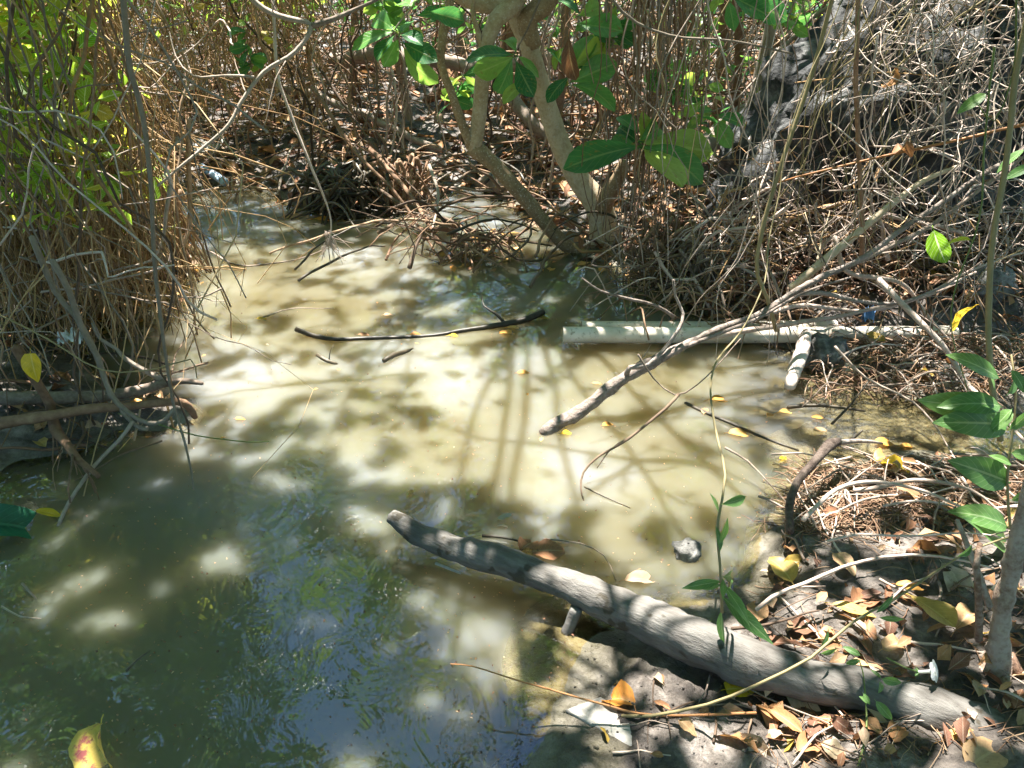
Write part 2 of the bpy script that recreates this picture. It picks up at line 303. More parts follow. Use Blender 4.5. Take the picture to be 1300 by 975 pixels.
def link(name, me, loc=(0, 0, 0), parent=None, rot=None):
    o = bpy.data.objects.new(name, me); COL.objects.link(o)
    o.location = Vector([float(a) for a in loc])
    if rot is not None: o.rotation_euler = rot
    if parent is not None: o.parent = parent
    return o
def empty(name, loc, label, cat, group=None):
    o = bpy.data.objects.new(name, None); COL.objects.link(o); o.location = Vector([float(a) for a in loc]); o.empty_display_size = .05
    return tag(o, label, cat, group)
def smooth_path(P, seg=.05, wig=0., wigf=6.):
    P = np.asarray(P, float)
    if len(P) == 2: P = np.array([P[0], (P[0] + P[1]) / 2, P[1]])
    E = np.vstack([2 * P[0] - P[1], P, 2 * P[-1] - P[-2]]); out = []; par = []
    for i in range(len(P) - 1):
        p0, p1, p2, p3 = E[i:i + 4]; n = max(2, min(14, int(np.linalg.norm(p2 - p1) / seg)))
        t = np.arange(n)[:, None] / n
        out.append(.5 * (2 * p1 + (p2 - p0) * t + (2 * p0 - 5 * p1 + 4 * p2 - p3) * t * t + (3 * p1 - p0 - 3 * p2 + p3) * t ** 3)); par.append(i + t[:, 0])
    out.append(P[-1:]); par.append([len(P) - 1.])
    out = np.vstack(out); par = np.concatenate(par)
    if wig:
        L = np.concatenate([[0], np.cumsum(np.linalg.norm(np.diff(out, axis=0), axis=1))])
        s = rng.random(3) * 60; w = np.stack([vn(L * wigf + s[k], np.full_like(L, s[k] * 1.7)) for k in range(3)], 1)
        out = out + w * wig * 2 * np.minimum(1, np.minimum(L, L[-1] - L) * 10 + .15)[:, None]
    return out, par
def tube(mb, P, r, k=6, lump=0., cap=True):
    k += k % 2; P = np.asarray(P, float); n = len(P); r = np.broadcast_to(np.asarray(r, float), (n,)).copy()
    T = np.gradient(P, axis=0); T /= np.linalg.norm(T, axis=1)[:, None] + 1e-9
    a = np.array([0, 0, 1.]) if abs(T[0, 2]) < .8 else np.array([1., 0, 0])
    N = np.cross(T, np.broadcast_to(a, T.shape)); nn = np.linalg.norm(N, axis=1)
    # parallel transport for strongly turning paths
    u = np.cross(T[0], a); u /= np.linalg.norm(u); U = [u]
    for i in range(1, n):
        u = u - T[i] * np.dot(u, T[i]); u /= np.linalg.norm(u) + 1e-9; U.append(u)
    U = np.array(U); V = np.cross(T, U); ang = np.arange(k) / k * 2 * np.pi
    rr = np.repeat(r[:, None], k, 1)
    if lump: rr = rr * (1 + lump * (rng.random((n, k)) - .5))
    ring = P[:, None, :] + rr[:, :, None] * (np.cos(ang)[None, :, None] * U[:, None, :] + np.sin(ang)[None, :, None] * V[:, None, :])
    v = ring.reshape(-1, 3); i = np.arange(n - 1)[:, None] * k; j = np.arange(k)[None, :]; j2 = (j + 1) % k
    q = np.stack([i + j, i + j2, i + k + j2, i + k + j], -1).reshape(-1, 4)
    vs = [v]; qs = [q]; c = len(v)
    if cap:
        for e, sgn in ((0, -1), (n - 1, 1)):
            vs.append((P[e] + T[e] * r[e] * .5 * sgn)[None]); b = e * k
            for jj in range(0, k - 1, 2):
                a0, a1, a2 = b + jj, b + jj + 1, b + (jj + 2) % k
                qs.append(np.array([[c, a2, a1, a0] if e == 0 else [c, a0, a1, a2]]))
            c += 1
    uv = np.zeros((sum(len(x) for x in vs), 2)); mb.add(np.vstack(vs), np.vstack(qs), uv)
def limb(mb, P, r0, r1, k=6, seg=.05, wig=0., wigf=6., lump=.15):
    pts, par = smooth_path(P, seg, wig, wigf); t = par / par[-1]
    tube(mb, pts, r0 + (r1 - r0) * t if not hasattr(r0, '__len__') else np.interp(par, np.arange(len(r0)), r0), k, lump)
    return pts
def stick(name, label, cat, P, r0, r1, mat, group=None, parent=None, k=6, seg=.05, wig=0., wigf=6., lump=.15):
    mb = MB(); pts = limb(mb, P, r0, r1, k, seg, wig, wigf, lump); o0 = np.asarray(P[0], float)
    me = mb.mesh(name, mat, origin=o0 if parent is None else None)
    o = link(name, me, o0 if parent is None else (0, 0, 0), parent)
    if parent is not None: o.location = -parent.location
    tag(o, label, cat, group); return o
# leaf shapes -----------------------------------------------------
def leaf_arrays(L, W, n=6, m=2, curl=.3, fold=.25, wave=0., tipw=1., shape='ovate', roll=0., seed=0):
    rg = np.random.default_rng(seed); t = np.linspace(0, 1, n + 1)
    if shape == 'ovate': w = np.sin(np.pi * t ** .8) ** .8
    elif shape == 'obovate': w = np.sin(np.pi * t ** 1.5) ** .75
    elif shape == 'heart': w = np.where(t < .25, .55 + .45 * np.sin(t / .25 * np.pi / 2), np.cos((t - .25) / .75 * np.pi / 2) ** .8)
    elif shape == 'round': w = np.sin(np.pi * np.clip(t, .03, .97)) ** .5
    else: w = np.sin(np.pi * t ** .9) ** 1.1        # lance
    w = np.maximum(w, .03) * W / 2
    u = np.linspace(-1, 1, 2 * m + 1); ph = rg.random(4) * 6.3
    X = w[:, None] * u[None, :]; Y = np.repeat((t * L)[:, None], 2 * m + 1, 1)
    Z = fold * np.abs(X) + wave * W * np.sin(t[:, None] * 9 + ph[0] + u[None, :] * 1.3) * np.abs(u)[None, :] ** 1.2 + roll * (X ** 2) / W * 3
    Z = Z + wave * .4 * W * np.sin(t[:, None] * 21 + ph[1]) * np.abs(u)[None, :]
    a = curl * t                                       # bend along the length
    ca, sa = np.cos(a)[:, None], np.sin(a)[:, None]; rad = L / max(abs(curl), 1e-3) * np.sign(curl if curl else 1)
    Yc = rad * np.sin(a)[:, None] if abs(curl) > 1e-3 else Y
    Zc = rad * (np.cos(a)[:, None] - 1) if abs(curl) > 1e-3 else 0
    v = np.stack([X, Yc + sa * Z + 0 * X, Zc + ca * Z + 0 * X], -1).reshape(-1, 3)
    k = 2 * m + 1; i = np.arange(n)[:, None] * k; j = np.arange(k - 1)[None, :]
    q = np.stack([i + j, i + j + 1, i + k + j + 1, i + k + j], -1).reshape(-1, 4)
    uv = np.stack([np.repeat(((u + 1) / 2)[None, :], n + 1, 0), np.repeat(t[:, None], k, 1)], -1).reshape(-1, 2)
    return v, q, uv
def leaf_mesh(name, mat, L, W, stalk=.25, **kw):
    mb = MB(); mb.add(*leaf_arrays(L, W, **kw))
    if stalk: tube(mb, [(0, -stalk * L, -.03 * L), (0, -stalk * L * .5, 0), (0, .02 * L, .0)], W * .018 + .0006, 4, 0)
    return mb.mesh(name, mat)
def rotm(n):                                            # n random rotation matrices about Z, X, Z
    a, b, c = rng.random((3, n)) * 2 * np.pi; return [np.array(Matrix.Rotation(x, 3, 'Z') @ Matrix.Rotation(y, 3, 'X') @ Matrix.Rotation(z, 3, 'Z')) for x, y, z in zip(a, b, c)]
def aim(d, up=(0, 0, 1), roll=0.):                      # matrix whose Y axis is d
    y = np.asarray(d, float); y = y / np.linalg.norm(y); x = np.cross(y, up); x = x / (np.linalg.norm(x) + 1e-9); z = np.cross(x, y)
    A = np.stack([x, y, z], 1)
    if roll:
        c, s = math.cos(roll), math.sin(roll); A = A @ np.array([[c, 0, s], [0, 1, 0], [-s, 0, c]])
    return A

# ------------------------------------------------------------------ ground and water
SHORE = [(-500, 1500), (-400, 760), (-60, 640), (20, 588), (70, 578), (110, 572), (150, 548), (200, 548), (246, 532), (236, 512), (150, 500), (105, 462), (85, 432),
         (110, 400), (165, 366), (238, 352), (246, 325), (236, 292), (218, 262), (196, 243), (214, 232), (262, 232), (326, 238), (372, 262), (436, 274), (500, 272), (536, 262),
         (560, 246), (612, 236), (652, 262), (690, 292), (738, 326), (790, 338), (838, 360), (876, 388), (952, 424), (1008, 446), (1040, 470), (1110, 496), (1180, 508), (1290, 524), (1400, 530), (1480, 560),
         (1330, 582), (1210, 574), (1150, 578), (1070, 588), (1016, 616), (1004, 652), (968, 690), (950, 742), (880, 770), (820, 790), (742, 806), (722, 850), (704, 890), (690, 940), (650, 990), (620, 1150), (590, 1500)]
SH = np.array([gz(*p)[:2] for p in SHORE])
def sdist(x, y):
    P = np.stack([np.ravel(x), np.ravel(y)], 1); best = np.full(len(P), 1e9); ins = np.zeros(len(P), bool)
    for a, b in zip(SH, np.roll(SH, -1, 0)):
        e = b - a; t = np.clip(((P - a) @ e) / (e @ e), 0, 1); d = np.linalg.norm(P - a - t[:, None] * e, axis=1); best = np.minimum(best, d)
        c = ((a[1] > P[:, 1]) != (b[1] > P[:, 1])); xx = (b[0] - a[0]) * (P[:, 1] - a[1]) / (b[1] - a[1] + 1e-12) + a[0]; ins ^= c & (P[:, 0] < xx)
    return np.where(ins, -best, best).reshape(np.shape(x))
def blob(x, y, cx, cy, rx, ry):
    return np.exp(-(((x - cx) / rx) ** 2 + ((y - cy) / ry) ** 2))
g_sh = gz(1060, 540); g_sl = gz(690, 850); g_lf = gz(80, 400); g_mud = gz(1000, 850)
def H(x, y):
    x = np.asarray(x, float); y = np.asarray(y, float); d = sdist(x, y)
    d = d + .05 * fbm(x * 5, y * 5, 3)
    left = 1 / (1 + np.exp((x + .9) * 3)); near = 1 / (1 + np.exp((y - 2.2) * 3)) * (1 - left)
    slope = .22 + .25 * left - .06 * near
    land = .36 * (1 - np.exp(-np.maximum(d, 0) * slope / .36)) + .045 * np.maximum(d - 1.5, 0)
    land = land + .035 * fbm(x * 3.1, y * 3.1, 4) * np.clip(d * 4, 0, 1) + (.024 * fbm(x * 15, y * 15, 4) + .008 * fbm(x * 47, y * 47, 2)) * np.clip(d * 10, .2, 1)
    shal = np.clip(blob(x, y, g_sh[0] + .1, g_sh[1], .75, .6) * 1.3 + blob(x, y, g_sl[0] + .05, g_sl[1] + .05, .26, .3) * 1.3, 0, 1)
    sl = .75 * (1 - shal) + .10 * shal; mx = .42 * (1 - shal) + .06 * shal
    dd = np.maximum(-d, 0); wat = -mx * (1 - np.exp(-dd * sl / mx)) + .010 * fbm(x * 9, y * 9, 4) * np.clip(dd * 8, 0, 1) * (.4 + shal)
    pf = np.exp(-((y - 3.1) / .17) ** 4) * (x > .2); land = land * (1 - pf) + np.minimum(land, .012 + .01 * fbm(x * 17, y * 17, 3)) * pf
    return np.where(d > 0, land, wat)
def axis_pts(a0, a1, s, far, g=1.12):
    mid = list(np.arange(a0, a1, s)); st = s; v = a1; hi = []
    while v < far[1]: hi.append(v); st *= g; v += st
    st = s; v = a0; lo = []
    while v > far[0]: st *= g; v -= st; lo.append(v)
    return np.array(lo[::-1] + mid + hi)
def sheet(name, xs, ys, zf, mat):
    X, Y = np.meshgrid(xs, ys, indexing='ij'); Z = zf(X, Y); v = np.stack([X, Y, Z], -1).reshape(-1, 3)
    nx, ny = len(xs), len(ys); i = np.arange(nx - 1)[:, None] * ny; j = np.arange(ny - 1)[None, :]
    q = np.stack([i + j, i + ny + j, i + ny + j + 1, i + j + 1], -1).reshape(-1, 4)
    mb = MB(); mb.add(v, q); return mb.mesh(name, mat), Z
me, _ = sheet('ground', axis_pts(-2.2, 2.6, .018, (-120, 120)), axis_pts(.7, 4.6, .018, (-60, 180), 1.09), H, M['mud'])
tag(link('ground', me), 'grey brown muddy banks and stream bed', None, None, 'structure')
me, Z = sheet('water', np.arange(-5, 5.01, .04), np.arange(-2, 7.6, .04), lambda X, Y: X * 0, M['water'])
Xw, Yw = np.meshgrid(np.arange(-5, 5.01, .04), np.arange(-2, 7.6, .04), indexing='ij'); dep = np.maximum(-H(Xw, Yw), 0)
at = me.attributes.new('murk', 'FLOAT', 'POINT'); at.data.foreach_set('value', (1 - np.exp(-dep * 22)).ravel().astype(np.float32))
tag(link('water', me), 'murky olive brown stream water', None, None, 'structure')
def G(px, py, dz=0.):                                    # point on the ground or water seen at this pixel
    z = 0.
    for _ in range(12):
        p = gz(px, py, z); h = max(float(H(p[0], p[1])), 0.) ; z = z * .4 + h * .6
    p = gz(px, py, z); return np.array([p[0], p[1], z + dz])
def hz(x, y): return np.maximum(H(x, y), 0.)

# ------------------------------------------------------------------ foreground log and its prop
def hero_tube(name, mat, P, r, parent, k=20, seg=.03, lump=.05, nz=.12, nf=6., knots=()):
    pts, par = smooth_path(P, seg); rr = np.interp(par, np.arange(len(r)), r); mb = MB(); tube(mb, pts, rr, k, 0)
    v = mb.v[0]; n = len(pts)
    for i in range(n):
        c = pts[i]
        for j in range(k):
            p = v[i * k + j]; d = p - c; f = 1 + nz * mnoise.fractal(Vector(p * nf), .8, 2, 4) + lump * mnoise.noise(Vector(p * nf * 5))
            for kp, ks, kr in knots:
                f += ks * math.exp(-(np.linalg.norm(p - kp) / kr) ** 2)
            v[i * k + j] = c + d * f
    o = link(name, mb.mesh(name, mat), -parent.location if parent else (0, 0, 0), parent); return o
logpx = [(497, 656, .10), (512, 666, .09), (530, 678, .08), (560, 690, .075), (640, 714, .08), (720, 742, .085), (800, 776, .09), (880, 811, .095), (960, 845, .09), (1040, 866, .085), (1110, 880, .08), (1190, 906, .07), (1260, 925, .055), (1340, 948, .03)]
LP = [gz(a, b, z) for a, b, z in logpx]; lr = [.025, .031, .037, .041, .042, .044, .049, .056, .057, .053, .050, .052, .045, .03]
root = empty('fallen_log', (LP[5][0], LP[5][1], 0), 'long smooth grey fallen log lying from the water up onto the mud', 'log')
hero_tube('trunk', M['log'], LP, lr, root, 26, .015, .10, .22, 6., [(np.array(gz(735, 735, .16)), .12, .05), (np.array(gz(950, 815, .18)), .10, .04)])
a = gz(732, 772, .06); b = gz(716, 812, -.03)
tag(hero_tube('branch_stub', M['log'], [a, (a + b) / 2, b], [.015, .015, .019], root, 12, .01, .08, .2, 12), 'short pale stub that props the log above the water')
stick('white_stick', 'thin chalky white stick floating against the log', 'stick', [gz(553, 715, .012), gz(568, 721, .011), gz(585, 728, .008)], .0048, .0032, M['pale_stone'])

# ------------------------------------------------------------------ pipes
def pipe(name, label, A, B, r, mat, inner=True, group=None):
    root = empty(name, A, label, 'pipe', group); d = B - A; L = np.linalg.norm(d); mb = MB(); n = 24
    t = np.linspace(0, 1, n)[:, None]; P = A + d * t; P[:, 2] += -.004 * np.sin(t[:, 0] * 3.1)
    tube(mb, P, r, 28, 0, cap=False); o = link('pipe_wall', mb.mesh('pipe_wall', mat), -root.location, root)
    mb = MB(); tube(mb, P[::-1], r * .93, 28, 0, cap=False)
    # rim rings join inner and outer wall
    for e in (0, n - 1):
        T = d / L; u = np.cross(T, [0, 0, 1]); u /= np.linalg.norm(u); w = np.cross(T, u); an = np.arange(28) / 28 * 2 * np.pi
        ring = np.cos(an)[:, None] * u + np.sin(an)[:, None] * w; v = np.vstack([P[e] + ring * r, P[e] + ring * r * .93]); j = np.arange(28)
        mb.add(v, np.stack([j, (j + 1) % 28, 28 + (j + 1) % 28, 28 + j], 1))
    link('pipe_bore', mb.mesh('pipe_bore', mat), -root.location, root); return root
pipe('plastic_pipe', 'front one of the two white plastic pipes above the water, the longer and nearer', aty(714.5, 425, 3.11), aty(1212, 423.5, 3.14), .0365, M['pipe'])
pipe('plastic_pipe', 'rear one of the two white plastic pipes, mostly hidden behind the front pipe', aty(738, 417.5, 3.215), aty(1060, 416, 3.23), .0365, M['pipe'])

def PY(lst):                                             # (px, py, Y) list -> points
    return [aty(*p) for p in lst]
# ------------------------------------------------------------------ the big leaning tree
tb = G(745, 318); tree = empty('leaning_tree', (tb[0], tb[1], tb[2] - .03), 'speckled pale brown tree with two leaning trunks rising from the far edge of the pool', 'tree')
def tpart(name, P, r, k=14, nz=.10, label=None, knots=()):
    o = hero_tube(name, M['pale_bark'], P, r, tree, k, .05, .05, nz, 7., knots)
    if label: tag(o, label)
    return o
TA = PY([(772, 345, 4.40), (768, 305, 4.42), (762, 265, 4.44), (738, 232, 4.46), (712, 185, 4.5), (690, 120, 4.5), (672, 60, 4.45), (655, 15, 4.45), (640, -60, 4.4), (560, -220, 4.3)])
tpart('trunk', TA, [.12, .095, .08, .065, .058, .053, .050, .052, .05, .045], 18)
TB = PY([(752, 322, 4.36), (724, 316, 4.34), (696, 288, 4.32), (660, 245, 4.30), (626, 208, 4.28), (600, 186, 4.26)])
tpart('limb', TB, [.05, .042, .042, .042, .043, .046], 14, label='slanting lower limb running to the water edge')
T1 = PY([(601, 190, 4.26), (608, 150, 4.25), (612, 100, 4.25), (617, 60, 4.25), (628, 28, 4.27), (655, 0, 4.33), (668, -60, 4.4), (700, -200, 4.4)])
tpart('limb', T1, [.042, .038, .039, .037, .042, .05, .045, .04], 14)
T2 = PY([(598, 188, 4.25), (584, 150, 4.22), (572, 115, 4.2), (560, 82, 4.2), (563, 40, 4.2), (572, -10, 4.2), (560, -120, 4.2)])
tpart('limb', T2, [.024, .023, .021, .021, .023, .022, .02], 10)
T3 = PY([(676, 60, 4.45), (668, 25, 4.42), (690, 8, 4.40), (712, -16, 4.38), (780, -90, 4.3), (900, -260, 4.2)])
tpart('limb', T3, [.05, .056, .05, .04, .04, .035], 12)
T4 = PY([(655, 12, 4.36), (630, 8, 4.34), (600, 2, 4.32), (575, -12, 4.3), (500, -90, 4.2), (400, -220, 4.0)])
tpart('limb', T4, [.04, .045, .042, .036, .035, .03], 12, .2)
T5 = PY([(762, 270, 4.42), (772, 248, 4.36), (785, 225, 4.32), (792, 205, 4.3)])
tpart('limb', T5, [.06, .05, .036, .028], 12)
tpart('limb', PY([(612, 60, 4.25), (606, 38, 4.22), (600, 12, 4.2), (606, -14, 4.2)]), [.015, .014, .012, .01], 8)
tpart('branch_stub', PY([(560, 72, 4.2), (554, 66, 4.17), (549, 62, 4.15)]), [.018, .014, .011], 8)
for P, r in (([(770, 335, 4.4), (790, 350, 4.3), (822, 358, 4.25)], .03), ([(762, 335, 4.4), (740, 345, 4.25), (716, 334, 4.2)], .028), ([(775, 320, 4.45), (806, 330, 4.5), (840, 330, 4.6)], .03)):
    tpart('surface_root', PY(P), [r, r * .8, r * .4], 8)

# ------------------------------------------------------------------ leafy sprays with large leaves
LGREEN = [leaf_mesh('leaf', M['green_leaf'], 1., .44 + .06 * (i % 3), .12, n=8, m=2, curl=[.5, .9, .25, 1.2][i % 4], fold=[.25, .1, .4][i % 3], wave=.03, shape='obovate', seed=i) for i in range(9)]
def place(me, name, base, d, L, parent=None, roll=0., up=(0, 0, 1), label=None, cat=None, group=None, jit=0.):
    A = Matrix(aim(d, up, roll).tolist()).to_4x4(); o = bpy.data.objects.new(name, me); COL.objects.link(o)
    off = np.zeros(3)
    if parent is not None: o.parent = parent; off = np.array(parent.location)
    o.matrix_basis = Matrix.Translation(Vector((np.asarray(base, float) - off).tolist())) @ A @ Matrix.Scale(L, 4)
    return tag(o, label, cat, group)
def spray(name, label, stem, leaves, mat_stem, r=.006, cat='branch', group=None, meshes=None):
    root = empty(name, stem[0], label, cat, group); stick('stem', None, None, stem, r, r * .5, mat_stem, parent=root, wig=.01)
    for i, (b, d, L, roll) in enumerate(leaves): place((meshes or LGREEN)[i % len(meshes or LGREEN)], 'leaf', b, d, L, root, roll, up=(.1, -.75, .65))
    return root
def px_leaves(lst, Y):                                   # (base px, tip px, depth change, roll)
    out = []
    for bx, by, tx, ty, dY, roll in lst:
        b = aty(bx, by, Y); t = aty(tx, ty, Y + dY); out.append((b, t - b, float(np.linalg.norm(t - b)), roll))
    return out
spray('leafy_spray', 'broad green leaves on a spray left of the speckled tree at the top edge', PY([(560, -60, 3.9), (530, 0, 3.85), (500, 40, 3.8)]),
      px_leaves([(500, 40, 442, 52, -.05, .3), (500, 38, 462, 8, .1, -.4), (503, 42, 476, 74, -.1, .6), (505, 40, 496, 12, .15, .5), (508, 44, 520, 18, .1, -.6), (508, 44, 532, 42, -.1, -.2),
                 (512, 55, 552, 74, -.15, .3), (512, 60, 540, 118, -.1, .9), (505, 50, 490, 82, -.1, -.5), (530, 20, 566, 12, .1, .2), (528, 10, 500, -14, .1, .1), (545, 15, 590, 26, .0, .4), (520, 5, 546, -20, .1, -.5)], 3.8), M['twig_grey'])
spray('leafy_spray', 'broad green leaves hanging between the two trunks of the speckled tree', PY([(700, -40, 4.0), (668, 40, 3.95), (652, 70, 3.9)]),
      px_leaves([(652, 70, 586, 62, .1, .2), (652, 72, 600, 100, -.05, -.7), (655, 78, 676, 122, -.1, .5), (650, 74, 634, 130, -.05, -.3), (655, 70, 690, 92, .0, -.4), (655, 66, 640, 36, .1, .2), (668, 100, 638, 128, -.1, .3)], 3.9), M['twig_grey'])
spray('leafy_spray', 'broad green leaves spreading right of the leaning trunk above the pool', PY([(760, -60, 3.9), (735, 20, 3.9), (722, 90, 3.85), (730, 118, 3.8)]),
      px_leaves([(722, 95, 702, 55, .0, .7), (722, 98, 692, 118, -.1, .3), (725, 104, 784, 78, .0, .3), (725, 108, 786, 108, -.15, -.3), (722, 100, 748, 34, .1, -.5), (728, 84, 780, 52, .05, .5), (724, 92, 758, 68, .05, -.2), (716, 60, 690, 84, .0, .4),
                 (735, 20, 770, 4, .1, .3), (735, 18, 712, -10, .1, .3), (730, 40, 752, 22, .1, .3), (735, 30, 790, 36, -.1, .2)], 3.85), M['twig_grey'])
spray('leafy_spray', 'large broad leaves in a low rosette in front of the tree base', PY([(800, 270, 3.9), (806, 225, 3.85), (812, 188, 3.8)]),
      px_leaves([(812, 186, 716, 200, -.1, .15), (812, 182, 776, 152, .1, -.5), (812, 184, 822, 140, .1, .6), (815, 186, 898, 206, -.25, .1), (815, 188, 874, 212, -.35, -.4), (812, 178, 852, 152, .1, .3), (815, 180, 912, 190, .05, .2), (812, 188, 770, 178, .0, -.6), (810, 170, 786, 140, .1, .1)], 3.8), M['twig_grey'])
spray('leafy_spray', 'small group of pale green lobed leaves left of the grey boulder', PY([(990, 60, 4.2), (940, 120, 4.1), (902, 142, 4.05)]),
      px_leaves([(905, 142, 872, 158, -.05, .4), (905, 140, 890, 134, -.05, .2), (908, 146, 948, 156, -.05, -.2), (920, 134, 910, 112, .05, .2), (905, 148, 930, 186, -.1, .3)], 4.05), M['twig_grey'])
spray('leafy_spray', 'drooping green leaves at the top edge between tree and boulder', PY([(960, -80, 3.6), (930, -20, 3.6), (925, 0, 3.6)]),
      px_leaves([(925, 0, 932, 34, -.1, .4), (920, -6, 896, 10, .0, .2), (930, -4, 978, 18, -.1, .3), (935, 0, 958, 22, .0, -.4), (945, -6, 1000, 24, -.1, .6), (915, -10, 905, 24, .1, .3)], 3.6), M['twig_grey'])
def rspray(label, P, n, Y, L0):
    S = PY(P); lv = []
    for i in range(n):
        b = S[-1] + (S[-2] - S[-1]) * rng.uniform(0, 1) ** 1.5 * .9; a = rng.uniform(-.5, 3.7); d = np.array([math.cos(a), rng.normal(-.2, .4), math.sin(a) * .7 - .35]); lv.append((b, d, L0 * rng.uniform(.6, 1.2), rng.normal(0, .9)))
    return spray('leafy_spray', label, S, lv, M['twig_grey'])
rspray('dense green leaves at the top edge just right of the leaning trunk', [(745, -80, 4.1), (760, -30, 4.1), (775, 25, 4.05), (778, 60, 4.)], 20, 4., .125)
rspray('green leaves behind the fork of the two tree limbs', [(640, -80, 4.8), (630, 20, 4.8), (590, 90, 4.8), (575, 130, 4.8)], 18, 4.8, .13)
rspray('green leaves at the top edge just left of the boulder', [(990, -80, 3.9), (1010, -20, 3.9), (1000, 30, 3.9)], 14, 3.9, .11)
rspray('green leaves dangling low right of the broad leaf rosette', [(890, -60, 4.0), (900, 80, 4.), (880, 190, 4.)], 14, 4., .09)
rspray('green leaves at the top edge left of the slender limb', [(470, -60, 4.1), (480, -10, 4.1), (490, 20, 4.1)], 20, 4.1, .115)
rspray('small leaves low between the leaning trunk and the rosette', [(735, 40, 4.8), (745, 100, 4.8), (725, 190, 4.8), (735, 245, 4.8)], 11, 4.8, .10)
rspray('leaves over the bundle of aerial roots', [(850, -60, 4.3), (840, 20, 4.3), (846, 80, 4.3), (855, 120, 4.3)], 20, 4.3, .12)
rspray('small leaves in the brush left of the boulder', [(985, -60, 4.6), (975, 60, 4.6), (960, 150, 4.6), (955, 230, 4.6)], 12, 4.6, .10)
rspray('green leaves among the dry grass at the top left', [(330, -60, 5.4), (310, 20, 5.4), (320, 90, 5.4)], 20, 5.4, .11)
o = place(leaf_mesh('brown_hanging_leaf', M['dry_leaf'], 1., .45, .15, n=8, curl=.8, fold=.5, wave=.06, shape='obovate'), 'brown_hanging_leaf', aty(722, 46, 3.7), aty(722, 92, 3.65) - aty(722, 46, 3.7), .19, None, .6, label='brown dead leaf hanging point down to the right of the leaning trunk', cat='leaf')

# ------------------------------------------------------------------ boulder
bc = np.array(aty(1125, 215, 4.25)); mb = MB(); nu, nv = 96, 72
cen = np.array([bc[0] + .16, 4.35, .72]); th = np.linspace(0, 2 * np.pi, nu + 1)[:-1]; ph = np.linspace(-.5 * np.pi, .5 * np.pi, nv)
TH, PHI = np.meshgrid(th, ph, indexing='ij'); dirs = np.stack([np.cos(PHI) * np.cos(TH), np.cos(PHI) * np.sin(TH), np.sin(PHI)], -1).reshape(-1, 3)
holes = [(aty(1172, 138, 3.95), .075, .14), (aty(1142, 148, 3.95), .05, .10), (aty(1108, 155, 3.95), .06, .12), (aty(1092, 228, 3.95), .13, .2), (aty(1075, 170, 4.), .04, .06), (aty(1118, 200, 4.), .05, .05), (aty(1210, 230, 4), .07, .07)]
bv = []
for d in dirs:
    p = d * np.array([.92, .62, .98]); p[0] += -.26 * p[2] * (1 if p[0] > 0 else -1) - .0 * p[2]; p[0] += .16 * p[2]
    pn = Vector((d * 1.9).tolist()); f = 1 + .16 * mnoise.fractal(pn, .9, 2, 3) + .06 * abs(mnoise.noise(pn * 3.3)) + .05 * mnoise.fractal(pn * 4.1, .8, 2, 5)
    f += .05 * (mnoise.cell(pn * 2.2) - .5)
    w = cen + p * f
    bv.append(w)
bv = np.array(bv)
for c, r, dp in holes:
    # push the part of the surface seen round this point inwards along the view line
    eye = np.array([0, 0, CAMH]); v = c - eye; v /= np.linalg.norm(v); rel = bv - eye; al = rel @ v; off = np.linalg.norm(rel - al[:, None] * v, axis=1)
    front = (bv[:, 1] < cen[1] + .1); k = np.exp(-(off / r) ** 4) * front
    bv = bv + (k * dp)[:, None] * np.array([.05, 1, -.1])
i = np.arange(nu)[:, None]; j = np.arange(nv - 1)[None, :]; q = np.stack([i * nv + j, ((i + 1) % nu) * nv + j, ((i + 1) % nu) * nv + j + 1, i * nv + j + 1], -1).reshape(-1, 4)
mb.add(bv, q); tag(link('boulder', mb.mesh('boulder', M['boulder'], origin=(cen[0], cen[1], 0)), (cen[0], cen[1], 0)), 'large dark grey pitted boulder behind the bare vines', 'boulder')
def rock(name, label, c, s, mat, group=None, seed=0, flatz=.6):
    mb = MB(); nu, nv = 20, 12; TH, PHI = np.meshgrid(np.arange(nu) / nu * 2 * np.pi, np.linspace(-1.5, 1.5, nv), indexing='ij')
    D = np.stack([np.cos(PHI) * np.cos(TH), np.cos(PHI) * np.sin(TH), np.sin(PHI)], -1).reshape(-1, 3)
    f = np.array([1 + .35 * mnoise.fractal(Vector(d) * 1.6 + Vector((seed * 3.1, 0, 0)), .9, 2, 4) for d in D]); v = D * f[:, None] * np.asarray(s)
    i = np.arange(nu)[:, None]; j = np.arange(nv - 1)[None, :]; q = np.stack([i * nv + j, ((i + 1) % nu) * nv + j, ((i + 1) % nu) * nv + j + 1, i * nv + j + 1], -1).reshape(-1, 4)
    mb.add(v, q); return tag(link(name, mb.mesh(name, mat), c), label, 'stone', group)
rock('stone', 'round grey stone half sunk at the water edge above the log', G(872, 703, .01), (.045, .04, .03), M['stone'], seed=1)
rock('stone', 'pale rounded stone on the leaf litter behind the slanting limb', G(556, 213, .03), (.07, .06, .05), M['pale_stone'], seed=2)
rock('stone', 'dark stone block under the right half of the pipes', G(1048, 458, .03), (.10, .09, .09), M['stone'], seed=3)
rock('stone', 'grey stone lying under the vines right of the green yellow leaf', G(1250, 372, .05), (.13, .1, .09), M['stone'], seed=4)
for k, (x, y, s) in enumerate([(568, 236, .03), (560, 228, .025), (484, 255, .04), (500, 258, .03), (650, 232, .03)]): rock('stone', 'small grey stone on the far muddy shore', G(x, y, .01), (s, s, s * .7), M['stone'], 'small stones on the far shore', seed=8 + k)
v = [gz(x, y, z) for x, y, z in ((718, 900, .02), (762, 884, .03), (802, 905, .036), (826, 938, .034), (812, 954, .028), (765, 928, .026))]
c = np.mean(v, 0); mb = MB(); rings = []
